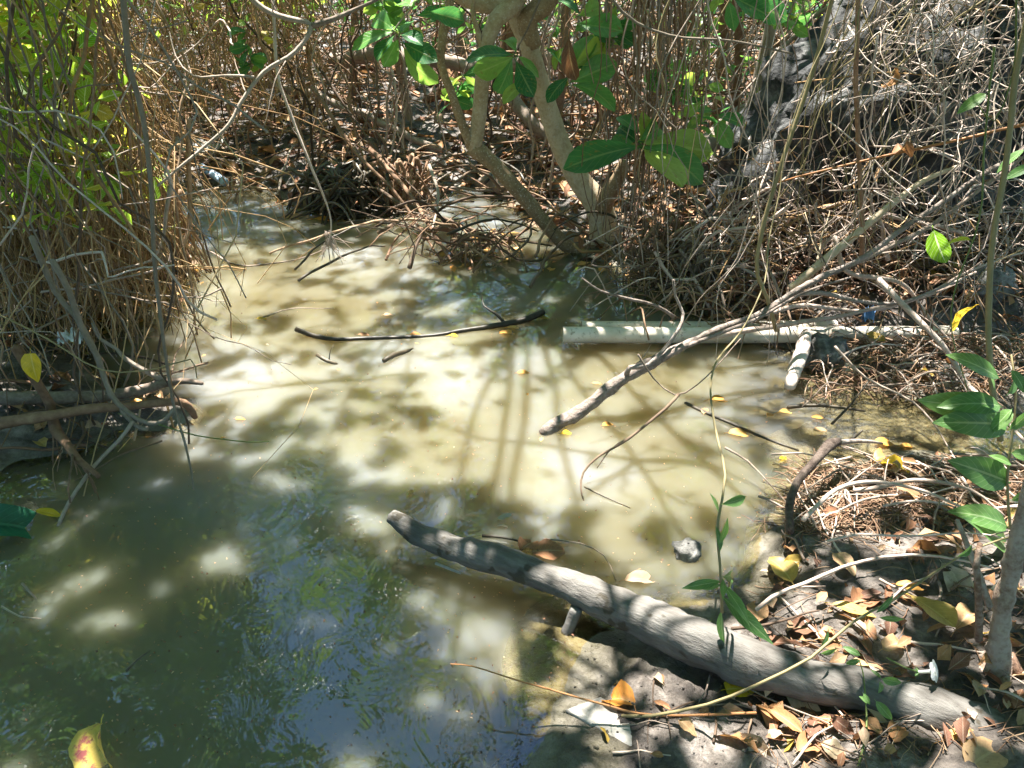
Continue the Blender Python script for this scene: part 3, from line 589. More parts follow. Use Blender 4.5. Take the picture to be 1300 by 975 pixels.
for s, dz in ((.0, .002), (.6, .002), (.95, .001), (1, -.003), (.98, -.02)):
    for m_ in range(24):
        t = m_ / 24 * 6; a_, b_ = v[int(t) % 6], v[(int(t) + 1) % 6]; e = a_ + (b_ - a_) * (t % 1); rings.append(c + (e - c) * s + np.array([0, 0, dz + .003 * mnoise.noise(Vector((m_ * .8, s * 3, 0)))]))
q = [[r_ * 24 + m_, r_ * 24 + (m_ + 1) % 24, (r_ + 1) * 24 + (m_ + 1) % 24, (r_ + 1) * 24 + m_] for r_ in range(4) for m_ in range(24)]
mb.add(rings, q); tag(link('flat_stone', mb.mesh('flat_stone', M['pale_stone'], origin=c), c), 'pale flat wedge shaped stone on the mud below the log', 'stone')

# ------------------------------------------------------------------ hand placed branches, vines and sticks
def br(name, label, P, r, mat, cat='branch', twigs=0, tl=.25, ppx=None, group=None, wig=.006, sub=None, k=8, lump=.22, updir=(0, 0, .3), tr=None):
    """a branch: root Empty > stem and side twigs"""
    P = [np.asarray(p, float) for p in P]
    if twigs == 0 and not sub: return stick(name, label, cat, P, r, None if hasattr(r, '__len__') else r * .5, mat, group, k=k, wig=wig, lump=lump) if not hasattr(r, '__len__') else _var(name, label, cat, P, r, mat, group, k, wig, lump)
    root = empty(name, P[0], label, cat, group); mb = MB(); r0 = r if hasattr(r, '__len__') else [r * (1 - .6 * i / (len(P) - 1)) for i in range(len(P))]
    pts = limb(mb, P, r0, 0, k, .03, wig, 6, lump); link('stem', mb.mesh('stem', mat), -root.location, root)
    for S, sr in (sub or []): stick('side_branch', None, None, S, sr, sr * .4, mat, parent=root, k=6, wig=.008)
    for i in range(twigs):
        a = rng.uniform(.15, .95); p = pts[int(a * (len(pts) - 1))]; t = pts[min(len(pts) - 1, int(a * (len(pts) - 1)) + 1)] - p; t = t / (np.linalg.norm(t) + 1e-9)
        d = t * .7 + rng.normal(0, .6, 3) + np.array(updir); d /= np.linalg.norm(d); L = tl * rng.uniform(.4, 1.2); b = rng.normal(0, .25, 3)
        rr = (tr or (r0[0] * .35)) * rng.uniform(.6, 1.1)
        stick('twig', None, None, [p, p + d * L * .5 + b * L * .1, p + d * L + b * L * .4], rr, rr * .4, mat, parent=root, k=4, seg=.03, wig=.008, wigf=12)
    return root
def _var(name, label, cat, P, r, mat, group, k, wig, lump):
    mb = MB(); limb(mb, P, list(r), 0, k, .03, wig, 6, lump); return tag(link(name, mb.mesh(name, mat, origin=P[0]), P[0]), label, cat, group)
# dead branch leaning out of the water across the pipes
br('dead_branch', 'long grey dead branch leaning out of the milky water across the pipes', PY([(690, 552, 2.40), (706, 540, 2.43), (744, 516, 2.5), (790, 484, 2.56), (835, 452, 2.63), (872, 432, 2.7), (930, 407, 2.8), (1000, 374, 2.88), (1062, 347, 2.93), (1130, 302, 2.98), (1200, 256, 3.0), (1290, 192, 3.05), (1400, 110, 3.1)]),
   [.020, .025, .025, .023, .022, .015, .013, .012, .0115, .011, .010, .009, .008], M['dead_branch'], lump=.5, twigs=9, tl=.22, k=12, tr=.003, wig=.022,
   sub=[(PY([(795, 478, 2.56), (800, 465, 2.54), (822, 462, 2.56), (842, 445, 2.6), (862, 420, 2.64), (868, 400, 2.7), (858, 376, 2.72), (855, 355, 2.72)]), .011),
        (PY([(855, 402, 2.7), (830, 388, 2.66), (790, 376, 2.6), (762, 368, 2.56), (739, 353, 2.55)]), .0075),
        (PY([(850, 448, 2.66), (900, 430, 2.7), (960, 404, 2.8), (1020, 372, 2.85), (1080, 352, 2.9)]), .009),
        (PY([(1000, 374, 2.88), (1040, 372, 2.9), (1100, 384, 2.95), (1160, 378, 3.0), (1230, 350, 3.05)]), .012)])
br('dead_branch', 'second grey branch running just above the leaning dead branch to the right edge', PY([(990, 385, 3.0), (1045, 350, 3.02), (1110, 322, 3.05), (1180, 288, 3.1), (1250, 236, 3.1), (1340, 170, 3.1)]), .014, M['twig_grey'], twigs=5, tl=.3)
br('dead_branch', 'brown branch rising to the right from the leaning dead branch behind the curled leaf', PY([(1005, 366, 3.05), (1050, 325, 3.1), (1100, 285, 3.15), (1150, 245, 3.2), (1175, 228, 3.2), (1215, 212, 3.2)]), .020, M['pale_bark'], twigs=6, tl=.25)
pale = [
 ('pale bleached branch lying along the top of the pipes', [(900, 428, 2.95), (980, 416, 3.0), (1060, 405, 3.02), (1110, 392, 3.05), (1180, 372, 3.1), (1240, 345, 3.12)], .013, 7),
 ('pale bleached branch curving from the pipes towards the right edge', [(965, 400, 3.1), (1030, 388, 3.1), (1090, 396, 3.1), (1150, 385, 3.1), (1220, 352, 3.15), (1310, 318, 3.2)], .011, 7),
 ('bleached forked branch above the pipe beside the blue scrap', [(1060, 300, 3.25), (1075, 345, 3.2), (1120, 352, 3.15), (1150, 362, 3.12), (1175, 395, 3.1), (1205, 430, 3.0), (1240, 470, 2.9)], .012, 6),
 ('bleached zigzag twig standing in front of the boulder', [(1128, 330, 3.3), (1122, 290, 3.3), (1108, 268, 3.28), (1106, 245, 3.28)], .011, 4),
 ('bleached hooked twig end pointing up right of the rock hole', [(1040, 320, 3.3), (1058, 300, 3.3), (1080, 285, 3.3), (1086, 262, 3.28)], .009, 3),
 ('thick bleached stick sloping down to the water right of the leaf group', [(1115, 355, 3.0), (1180, 420, 2.8), (1215, 470, 2.7), (1262, 520, 2.4), (1300, 560, 2.2)], .014, 4),
 ('long pale curved stick over the twig pile at the lower right', [(1020, 660, 1.76), (1060, 625, 1.86), (1110, 610, 1.9), (1180, 622, 1.86), (1235, 645, 1.8), (1300, 640, 1.8)], .0075, 5),
 ('long bare pale stick crossing the mud below the twig pile', [(960, 775, 1.40), (1040, 728, 1.5), (1120, 705, 1.56), (1190, 708, 1.56), (1262, 722, 1.5)], .0055, 0),
 ('thin straight pale stick above the mud hollow', [(1050, 688, 1.62), (1130, 680, 1.64), (1220, 676, 1.64), (1300, 690, 1.6)], .004, 1),
 ('pale stick lying under the leafy seedling', [(1085, 622, 1.9), (1160, 612, 1.92), (1230, 625, 1.86), (1275, 655, 1.78)], .008, 2),
]
for lab, P, r, tw in pale:
    ok = 'bleached_branch'; br(ok, lab, PY(P), r, M['twig_pale'], twigs=tw, tl=.16, tr=.003, wig=.012)
br('peeling_stub', 'short bleached broken stub standing in the water under the pipes', PY([(1024, 422, 2.98), (1018, 445, 2.86), (1008, 470, 2.76), (1002, 492, 2.68)]), [.022, .03, .028, .020], M['twig_pale'], 'branch', k=12, lump=.3, wig=.01)
br('knobbly_branch', 'grey knobbly branch with a cut end curving down into the shallow water', PY([(1004, 676, 1.78), (1003, 640, 1.88), (1012, 610, 1.96), (1030, 590, 2.02), (1052, 566, 2.1), (1064, 560, 2.13)]), [.011, .012, .013, .014, .019, .014], M['dead_branch'], twigs=0, sub=[(PY([(1056, 562, 2.12), (1090, 560, 2.2), (1120, 563, 2.26)]), .011), (PY([(1028, 592, 2.02), (1024, 604, 1.99)]), .008)], k=10)
br('curved_twig', 'dark bare twig with a hooked lower end hanging over the milky water', PY([(862, 500, 2.3), (845, 520, 2.25), (800, 555, 2.2), (760, 578, 2.15), (740, 600, 2.1), (737, 620, 2.05), (742, 638, 2.0)]), .006, M['twig_dark'], sub=[(PY([(800, 555, 2.2), (775, 572, 2.17), (758, 594, 2.12)]), .004)])
br('bare_twig', 'arched bare twig looping below the leaning dead branch', PY([(810, 450, 2.4), (830, 480, 2.4), (858, 502, 2.35), (885, 490, 2.35), (910, 465, 2.4), (940, 430, 2.5)]), .0035, M['twig_grey'])
# the tall thin vine in the middle right with narrow leaves (climbing sprig)
LN = [leaf_mesh('leaf', M['seed_leaf'], 1., .25 + .04 * (i % 2), .05, n=7, m=1, curl=[.5, .8, .2][i % 3], fold=.3, shape='lance', seed=20 + i) for i in range(3)]
LO = [leaf_mesh('leaf', M['seed_leaf'], 1., .36 + .05 * (i % 2), .08, n=8, m=2, curl=[.5, .2, .9][i % 3], fold=.22, wave=.02, shape='ovate', seed=30 + i) for i in range(4)]
spray('climbing_sprig', 'thin climbing sprig with a whorl of narrow leaves above the middle of the log', PY([(917, 778, 1.28), (916, 720, 1.3), (912, 660, 1.35), (918, 600, 1.45), (908, 540, 1.6), (902, 480, 1.8), (930, 430, 2.0), (968, 360, 2.2), (985, 260, 2.4), (1010, 150, 2.5), (1060, 20, 2.6), (1090, -60, 2.7)]),
      px_leaves([(916, 738, 864, 746, .0, .2), (918, 732, 945, 731, .05, .2), (918, 758, 982, 818, -.1, .2), (918, 742, 958, 792, -.08, -.2), (918, 752, 943, 742, .05, .6), (916, 775, 915, 826, -.02, 1.3), (916, 742, 885, 750, .0, -.3), (914, 700, 916, 668, .02, .3), (918, 735, 918, 760, -.05, .4), (912, 650, 906, 625, .02, .5), (917, 640, 960, 632, .02, .2), (914, 690, 926, 660, .0, .3)], 1.3), M['olive_stem'], .0035, 'vine', meshes=LN)
spray('green_seedling', 'green seedling with oval leaves in pairs at the right edge above the twig pile', PY([(1290, 860, 1.5), (1286, 760, 1.56), (1282, 640, 1.65), (1286, 560, 1.7), (1290, 500, 1.75), (1284, 450, 1.8)]),
      px_leaves([(1268, 480, 1216, 442, .0, .3), (1262, 492, 1250, 455, .05, .7), (1270, 516, 1216, 500, -.05, .3), (1258, 520, 1174, 510, .0, -.3), (1278, 540, 1208, 530, -.08, .1), (1282, 545, 1314, 520, .0, .2), (1280, 500, 1306, 470, .05, .5), (1280, 612, 1224, 588, -.05, -.2), (1284, 590, 1262, 575, .0, .4), (1284, 575, 1318, 580, .0, .1), (1278, 668, 1238, 640, -.05, .3), (1284, 635, 1316, 622, .0, .4), (1280, 700, 1254, 652, -.06, .5), (1290, 690, 1330, 660, .0, .3), (1284, 470, 1310, 500, -.05, .3), (1284, 520, 1260, 546, -.05, .3)], 1.68), M['olive_stem'], .0045, 'seedling', meshes=LO)
sp = spray('creeping_plant', 'small creeping plant with pale green leaves hanging over the right part of the log', PY([(1086, 985, 1.0), (1098, 930, 1.08), (1096, 890, 1.14), (1094, 855, 1.2), (1090, 838, 1.22)]),
      px_leaves([(1118, 860, 1106, 848, .02, .2), (1120, 862, 1146, 868, .0, .3), (1118, 866, 1122, 876, -.03, .1), (1102, 892, 1094, 884, .0, .4), (1112, 890, 1136, 918, -.03, .3), (1092, 832, 1070, 820, .02, .3), (1092, 838, 1072, 844, .0, .2), (1112, 975, 1128, 960, .0, .1), (1096, 880, 1106, 896, -.02, .2)], 1.12), M['green_stem'], .0025, 'plant', meshes=LO)
spray('bent_stalk', 'long olive stalk arching across the log from the lower left to the right edge', PY([(790, 908, 1.17), (830, 905, 1.15), (900, 893, 1.13), (960, 872, 1.13), (1030, 836, 1.16), (1090, 792, 1.22), (1150, 750, 1.32), (1220, 708, 1.42), (1300, 678, 1.48), (1400, 640, 1.55)]),
      px_leaves([(1040, 828, 1058, 800, .03, .3), (1042, 830, 1062, 828, -.02, .2), (1112, 778, 1138, 756, .03, .3), (1116, 784, 1150, 788, -.02, .2), (1216, 706, 1250, 694, .02, .5), (965, 872, 974, 852, .02, .2)], 1.22), M['olive_stem'], .0042, 'stalk', meshes=LN)
br('budding_twig', 'thin reddish twig with side buds reaching left over the silty shallows', PY([(960, 905, 1.15), (830, 908, 1.15), (760, 893, 1.17), (700, 876, 1.2), (650, 862, 1.22), (600, 846, 1.25), (572, 843, 1.25)]), .0032, M['rust_stem'], 'twig', twigs=6, tl=.025, tr=.0014, wig=.002)
br('rust_cane', 'rust coloured cane slanting in front of the boulder', PY([(1335, 150, 2.6), (1270, 165, 2.65), (1200, 182, 2.7), (1120, 200, 2.75), (1040, 218, 2.8), (988, 232, 2.85)]), .006, M['rust_stem'], 'cane', wig=.004)
place(leaf_mesh('curled_leaf', M['dry_leaf'], 1., .7, .1, n=10, curl=2.6, fold=.7, wave=.12, shape='ovate', seed=5), 'curled_leaf', aty(1152, 178, 2.66), (.0, -.1, -1), .085, label='curled rust brown leaf caught on the slanting cane', cat='leaf')
place(leaf_mesh('curled_leaf', M['dry_leaf'], 1., .7, .1, n=10, curl=1.6, fold=.7, wave=.1, shape='ovate', seed=6), 'curled_leaf', aty(1136, 86, 3.0), (.2, -.1, -.6), .08, label='red brown leaf caught in the vines at the top of the boulder', cat='leaf')
place(leaf_mesh('yellow_leaf', M['yellow_leaf'], 1., .55, .1, n=10, curl=.5, fold=.3, wave=.05, seed=7), 'yellow_leaf', aty(1238, 388, 2.45), aty(1196, 416, 2.4) - aty(1238, 388, 2.45), .125, roll=.7, label='bright yellow leaf hanging at the right end of the pipes', cat='leaf')
spray('hanging_vine', 'green hanging vine carrying a folded green leaf with a yellow rim', PY([(1262, 60, 2.5), (1250, 200, 2.45), (1236, 300, 2.4), (1218, 350, 2.38), (1208, 420, 2.3), (1230, 500, 2.2)]), px_leaves([(1185, 292, 1200, 342, -.03, .9), (1232, 305, 1196, 304, .02, 1.4)], 2.4), M['green_stem'], .0035, 'vine', meshes=[leaf_mesh('leaf', M['sunny_leaf'], 1., .5, .1, n=8, curl=.6, fold=.5, seed=8)])
spray('hanging_vine', 'green vine with one narrow bright leaf held in front of the boulder', PY([(1290, -20, 2.4), (1285, 90, 2.4), (1262, 150, 2.4), (1240, 130, 2.4)]), px_leaves([(1252, 119, 1216, 140, -.02, .3), (1300, 190, 1262, 215, .0, .9), (1310, 210, 1275, 225, .0, .3)], 2.4), M['green_stem'], .003, 'vine', meshes=[leaf_mesh('leaf', M['seed_leaf'], 1., .38, .1, n=8, curl=.4, fold=.2, seed=9)])
stick('upright_vine', 'smooth olive vine stem rising through the right edge beside the yellow leaf', 'vine', PY([(1270, 560, 2.0), (1258, 480, 2.1), (1254, 400, 2.2), (1262, 300, 2.25), (1276, 220, 2.3), (1290, 100, 2.35), (1320, -60, 2.4)]), .0095, .008, M['olive_stem'], wig=.004)
stick('upright_vine', 'upright brown stem standing in front of the boulder and the rust cane', 'vine', PY([(1094, 335, 3.2), (1095, 250, 3.1), (1090, 160, 3.05), (1086, 60, 3.0), (1092, -60, 3.0)]), .010, .008, M['root'], wig=.006)
stick('upright_vine', 'slanting olive stem between the lobed leaves and the boulder', 'vine', PY([(985, 420, 2.9), (975, 380, 2.85), (960, 330, 2.85), (985, 230, 2.9), (1012, 150, 2.95), (1040, 60, 3.0), (1072, -60, 3.0)]), .009, .008, M['olive_stem'], wig=.004)
stick('upright_vine', 'long thin brown stem arching from the top edge to the right over the tree leaves', 'vine', PY([(745, -60, 3.0), (790, 15, 3.0), (850, 45, 3.0), (930, 52, 3.0), (1005, 68, 3.0)]), .006, .004, M['vine'])
# reddish trunk at the right edge
tr = empty('stringy_trunk', G(1268, 850, -.02), 'reddish stringy barked young trunk with a pale flared foot at the lower right edge', 'tree')
hero_tube('trunk', M['red_bark'], [G(1268, 852, -.02), aty(1268, 832, 1.26), aty(1272, 780, 1.27), aty(1284, 720, 1.28), aty(1300, 650, 1.29), aty(1330, 540, 1.3), aty(1360, 380, 1.3)], [.044, .027, .020, .018, .016, .015, .014], tr, 22, .012, .14, .35, 18)
for P, r in (([(1242, 812, 1.27), (1240, 760, 1.25), (1238, 720, 1.26), (1244, 690, 1.28)], .009), ([(1256, 770, 1.26), (1232, 700, 1.32), (1215, 660, 1.38)], .008)):
    stick('side_stem', None, None, [aty(*p) for p in P], r, r * .6, M['red_bark'], parent=tr, wig=.006)
for a_ in (2.6, 3.4, 4.4, 5.4): 
    q0 = np.array(tr.location) + [0, 0, .07]; e = np.array(tr.location) + [.12 * math.cos(a_), .12 * math.sin(a_), .0]; stick('surface_root', None, None, [q0, (q0 + e) / 2 + [0, 0, -.015], e], .02, .006, M['red_bark'], parent=tr)

# floating and half sunk wood
br('floating_branch', 'long thin dark branch floating in the middle of the pool', [gz(376, 418, .02), gz(400, 426, .012), gz(430, 430, .01), gz(500, 428, .006), gz(560, 425, .002), gz(620, 416, .006), gz(660, 407, .015), gz(690, 396, .03)], [.012, .011, .010, .010, .010, .013, .016, .016], M['wet_wood'], sub=[([gz(640, 410, .01), gz(628, 398, .05), gz(615, 388, .07), gz(612, 374, .10)], .008)], k=8)
br('sunken_stick', 'short dark stick rising from the water below the floating branch', [gz(487, 458, .02), gz(500, 450, .018), gz(520, 445, .0), gz(540, 438, -.02)], [.010, .012, .010, .006], M['wet_wood'], k=8)
br('sunken_stick', 'small dark forked snag at the surface left of the short stick', [gz(402, 450, .03), gz(415, 458, .015), (gz(428, 462, .0))], [.008, .009, .006], M['wet_wood'], sub=[([gz(418, 458, .01), gz(420, 446, .05), gz(424, 438, .07)], .003)])
for lab, P, r in (('tiny dark twig poking from the dark water near the bottom left', [(160, 852, .01), (172, 838, .02), (190, 826, .03)], .004), ('short pale tipped twig in the shaded water at the left edge', [(28, 740, .03), (38, 752, .015), (50, 764, -.01)], .004),
                  ('thin curved twig floating at the left edge', [(2, 770, .01), (25, 782, .006), (52, 785, .0)], .003), ('dark stick floating among the sky reflections right of centre', [(742, 618, .01), (765, 630, .006), (800, 645, .0)], .004), ('dark sliver of wood in the shallows right of the sprig', [(1072, 562, .0), (1084, 556, .01), (1095, 546, .04)], .008),
                  ('long thin arched twig lying on the pool below the hanging root', [(262, 318, .02), (300, 336, .006), (340, 334, .01), (380, 328, .02), (408, 318, .05)], .006), ('thin curved twig floating over the ochre water', [(330, 404, .004), (370, 392, .006), (425, 391, .006)], .003),
                  ('long knotty twig lying across the shallow water at the right', [(1000, 517, .012), (1040, 515, .02), (1070, 518, .025), (1098, 522, .015)], .009), ('bare twig standing out of the shallows against the pile', [(1056, 538, .0), (1078, 515, .06), (1106, 480, .15)], .006),
                  ('thin wand sloping from the pile into the shallows under the seedling', [(1060, 440, .25), (1100, 480, .15), (1160, 510, .08), (1200, 560, .04), (1226, 610, .03)], .005), ('flat sunken stick in the milky shallows beside the big brown leaves', [(870, 512, .0), (900, 526, .005), (960, 552, .004), (1014, 572, .002)], .008),
                  ('crooked thin twig in the shallows left of the knobbly branch', [(920, 568, .02), (950, 585, .02), (975, 612, .02), (1000, 640, .03)], .004), ('thin dark twig curling past the two brown leaves', [(690, 684, .006), (735, 690, .01), (765, 706, .01), (782, 738, .004)], .003), ('dark leaf stalk floating left of the two brown leaves', [(612, 680, .004), (640, 683, .008), (662, 688, .008)], .005)):
    br('floating_twig', lab, [gz(*p) for p in P], r, M['wet_wood'] if 'pale' not in lab and 'thin' not in lab else M['twig_grey'], 'twig', k=6, wig=.006)
# left bank branches
br('bank_branch', 'grey forked branch reaching right over the water from the left bank', PY([(-40, 505, 2.4), (60, 505, 2.42), (130, 503, 2.46), (175, 496, 2.5), (215, 484, 2.54), (257, 487, 2.5)]), [.026, .024, .022, .02, .017, .007], M['twig_grey'], sub=[(PY([(205, 482, 2.54), (185, 470, 2.56), (160, 455, 2.58), (150, 444, 2.6), (128, 430, 2.62), (117, 410, 2.65)]), .011), (PY([(190, 472, 2.55), (196, 450, 2.5)]), .004)], k=10)
br('bank_branch', 'brown lower branch with a drooping end on the left mud mound', PY([(-20, 540, 2.2), (60, 528, 2.22), (120, 520, 2.26), (180, 516, 2.3), (225, 511, 2.36), (240, 516, 2.38), (248, 530, 2.4)]), [.022, .018, .016, .014, .014, .014, .01], M['root'], k=10)
br('bank_branch', 'dark reddish stem with stringy roots dropping to the water at the left', PY([(20, 440, 2.3), (48, 488, 2.3), (62, 515, 2.3), (68, 545, 2.22), (85, 565, 2.16), (100, 585, 2.1), (125, 605, 2.04)]), [.018, .016, .016, .018, .014, .012, .008], M['root'], twigs=14, tl=.14, tr=.004, updir=(0, -.1, -1.1))
stick('bare_stick', 'straight grey stick slanting into the dark water at the left', 'stick', PY([(168, 535, 2.25), (150, 560, 2.2), (118, 592, 2.1), (95, 622, 2.0), (80, 650, 1.93), (74, 668, 1.88)]), .007, .006, M['twig_grey'], wig=.008)
stick('hanging_vine', 'long grey vine hanging straight down in front of the left thicket into the pool', 'vine', PY([(152, -60, 2.2), (160, 40, 2.2), (166, 90, 2.2), (182, 150, 2.2), (192, 240, 2.2), (196, 330, 2.2), (206, 420, 2.2), (216, 490, 2.2), (222, 520, 2.2), (234, 560, 2.15), (243, 600, 2.1), (246, 632, 2.05)]), .0085, .003, M['vine'])
stick('hanging_vine', 'grey vine looping low over the left bank and up to the straight hanging vine', 'vine', PY([(66, 330, 2.3), (88, 370, 2.3), (105, 420, 2.3), (125, 455, 2.28), (140, 500, 2.25), (165, 525, 2.22), (188, 537, 2.2), (208, 534, 2.2), (220, 520, 2.2)]), .010, .007, M['vine'])
stick('hanging_vine', 'second grey vine running beside the looping vine on the left bank', 'vine', PY([(40, 300, 2.35), (70, 370, 2.35), (95, 400, 2.33), (118, 440, 2.3), (132, 480, 2.3), (150, 515, 2.28), (172, 540, 2.25), (186, 545, 2.22)]), .010, .007, M['vine'])
stick('tendril', 'thin green tendril lying out over the water from the left bank', 'vine', PY([(150, 525, 2.3), (205, 540, 2.25), (250, 553, 2.2), (315, 561, 2.15), (342, 560, 2.13)]), .0028, .002, M['green_stem'])
stick('tendril', 'thin green stem crossing the left bank to a bent tip over the water', 'vine', PY([(-10, 395, 2.2), (60, 430, 2.2), (130, 470, 2.2), (200, 468, 2.2), (242, 456, 2.2), (250, 480, 2.2)]), .003, .002, M['olive_stem'])
# the branch that crosses the top left with a hanging dead root
br('arching_branch', 'grey branch arching down from the top edge over the far left of the pool', PY([(300, -20, 3.3), (335, 12, 3.3), (365, 25, 3.3), (395, 33, 3.3), (375, 66, 3.25), (335, 92, 3.2), (308, 130, 3.15), (292, 158, 3.1), (262, 185, 3.05), (240, 205, 3.0), (200, 236, 2.95)]), .012, M['twig_grey'], twigs=6, tl=.35, tr=.004, sub=[(PY([(395, 33, 3.3), (420, 26, 3.3), (445, 14, 3.35), (500, -10, 3.4)]), .014), (PY([(322, 98, 3.18), (285, 98, 3.2), (245, 98, 3.25), (222, 72, 3.3), (215, 40, 3.35)]), .006), (PY([(216, 236, 2.96), (210, 270, 2.95), (208, 300, 2.95), (190, 330, 2.9), (140, 345, 2.9)]), .009)])
tgl = [((424, 315, 3.6), (rng.uniform(402, 442), rng.uniform(322, 330), 3.6)) for _ in range(30)]
rt = br('hanging_root', 'pale hanging root ending in a bushy tuft just above the pool', PY([(345, -40, 3.8), (352, 85, 3.7), (372, 150, 3.65), (392, 205, 3.6), (410, 245, 3.6), (420, 280, 3.6), (418, 312, 3.58)]), .0085, M['twig_pale'], twigs=1, tl=.05)
for _ in range(34):
    b = aty(rng.uniform(412, 421), rng.uniform(292, 310), 3.58); e = b + np.array([rng.normal(.02, .05), rng.normal(0, .04), -rng.uniform(.05, .11)]); stick('root_hair', None, None, [b, (b + e) / 2 + rng.normal(0, .01, 3), e], .0022, .0012, M['twig_pale'], parent=rt, k=4, seg=.03)
stick('hanging_root', 'brown root hanging from the left thicket edge to the pool', 'root', PY([(240, 150, 3.4), (240, 210, 3.4), (242, 250, 3.4), (240, 290, 3.35), (232, 315, 3.3)]), .012, .008, M['root'], wig=.01)
# small things
lp = empty('plastic_pipe', G(262, 216, .06), 'short pale blue pipe end sticking out of the far left bank', 'pipe'); P_ = PY([(256, 212, 5.9), (272, 222, 5.6), (285, 231, 5.35)]); mb = MB(); limb(mb, P_, .028, .028, 16, .05, 0, 1, 0); link('pipe_wall', mb.mesh('pipe_wall', M['paleblue']), -lp.location, lp)
def crumple(name, label, cat, c, s, mat, seed):
    mb = MB(); n = 12; X, Y = np.meshgrid(np.linspace(-1, 1, n), np.linspace(-1, 1, n), indexing='ij'); rg = np.random.default_rng(seed)
    Z = np.array([[abs(mnoise.noise(Vector((x * 2.2 + seed, y * 2.2, 0)))) + .5 * mnoise.noise(Vector((x * 5, y * 5 + seed, 3))) for x, y in zip(a, b)] for a, b in zip(X, Y)])
    v = np.stack([X * s[0] * (1 + .3 * Z), Y * s[1] * (1 - .3 * Z), (Z + .5) * s[2] - .3 * s[2] * (X ** 2 + Y ** 2)], -1).reshape(-1, 3); i = np.arange(n - 1)[:, None] * n; j = np.arange(n - 1)[None, :]
    mb.add(v, np.stack([i + j, i + n + j, i + n + j + 1, i + j + 1], -1).reshape(-1, 4)); return tag(link(name, mb.mesh(name, mat), c), label, cat)
crumple('blue_scrap', 'small scrap of faded blue plastic caught in the twigs on the pipe', 'litter', aty(1101, 408, 3.06), (.022, .02, .07), M['blue'], 3)
crumple('white_scrap', 'small crumpled white scrap on the left water edge among vines', 'litter', aty(92, 434, 2.75), (.045, .03, .05), M['white'], 5)
o = crumple('plastic_sheet', 'crumpled grey plastic sheet on the far left bank', 'litter', G(235, 196, .03), (.28, .16, .10), M['pale_stone'], 9)
# flower
fl = empty('white_flower', aty(1168, 853, 1.2), 'white trumpet flower open above the right part of the log', 'flower'); a_ = aty(1166, 853, 1.2); b_ = aty(1188, 852, 1.19); mb = MB()
tube(mb, [a_, a_ + (b_ - a_) * .6, b_], [.003, .004, .010], 10, 0, cap=False); link('trumpet', mb.mesh('trumpet', M['petal']), -fl.location, fl)
stick('stem', None, None, PY([(1126, 835, 1.24), (1150, 848, 1.22), (1168, 853, 1.2)]), .002, .002, M['green_stem'], parent=fl)
PM = leaf_mesh('petal', M['petal'], 1., 1.0, 0, n=6, m=2, curl=.5, fold=-.1, shape='round')
ax = (b_ - a_) / np.linalg.norm(b_ - a_) + np.array([0, -.35, .25]); ax /= np.linalg.norm(ax); u_ = np.cross(ax, [0, 0, 1]); u_ /= np.linalg.norm(u_); w_ = np.cross(ax, u_)
for i in range(5):
    an = i * 2 * math.pi / 5; place(PM, 'petal', b_, math.cos(an) * u_ + math.sin(an) * w_ + ax * .1, .026, fl, up=tuple(ax))
for i in range(5):
    an = i * 1.256; place(LO[0], 'sepal', a_, math.cos(an) * u_ + math.sin(an) * w_ - ax * .4, .014, fl)

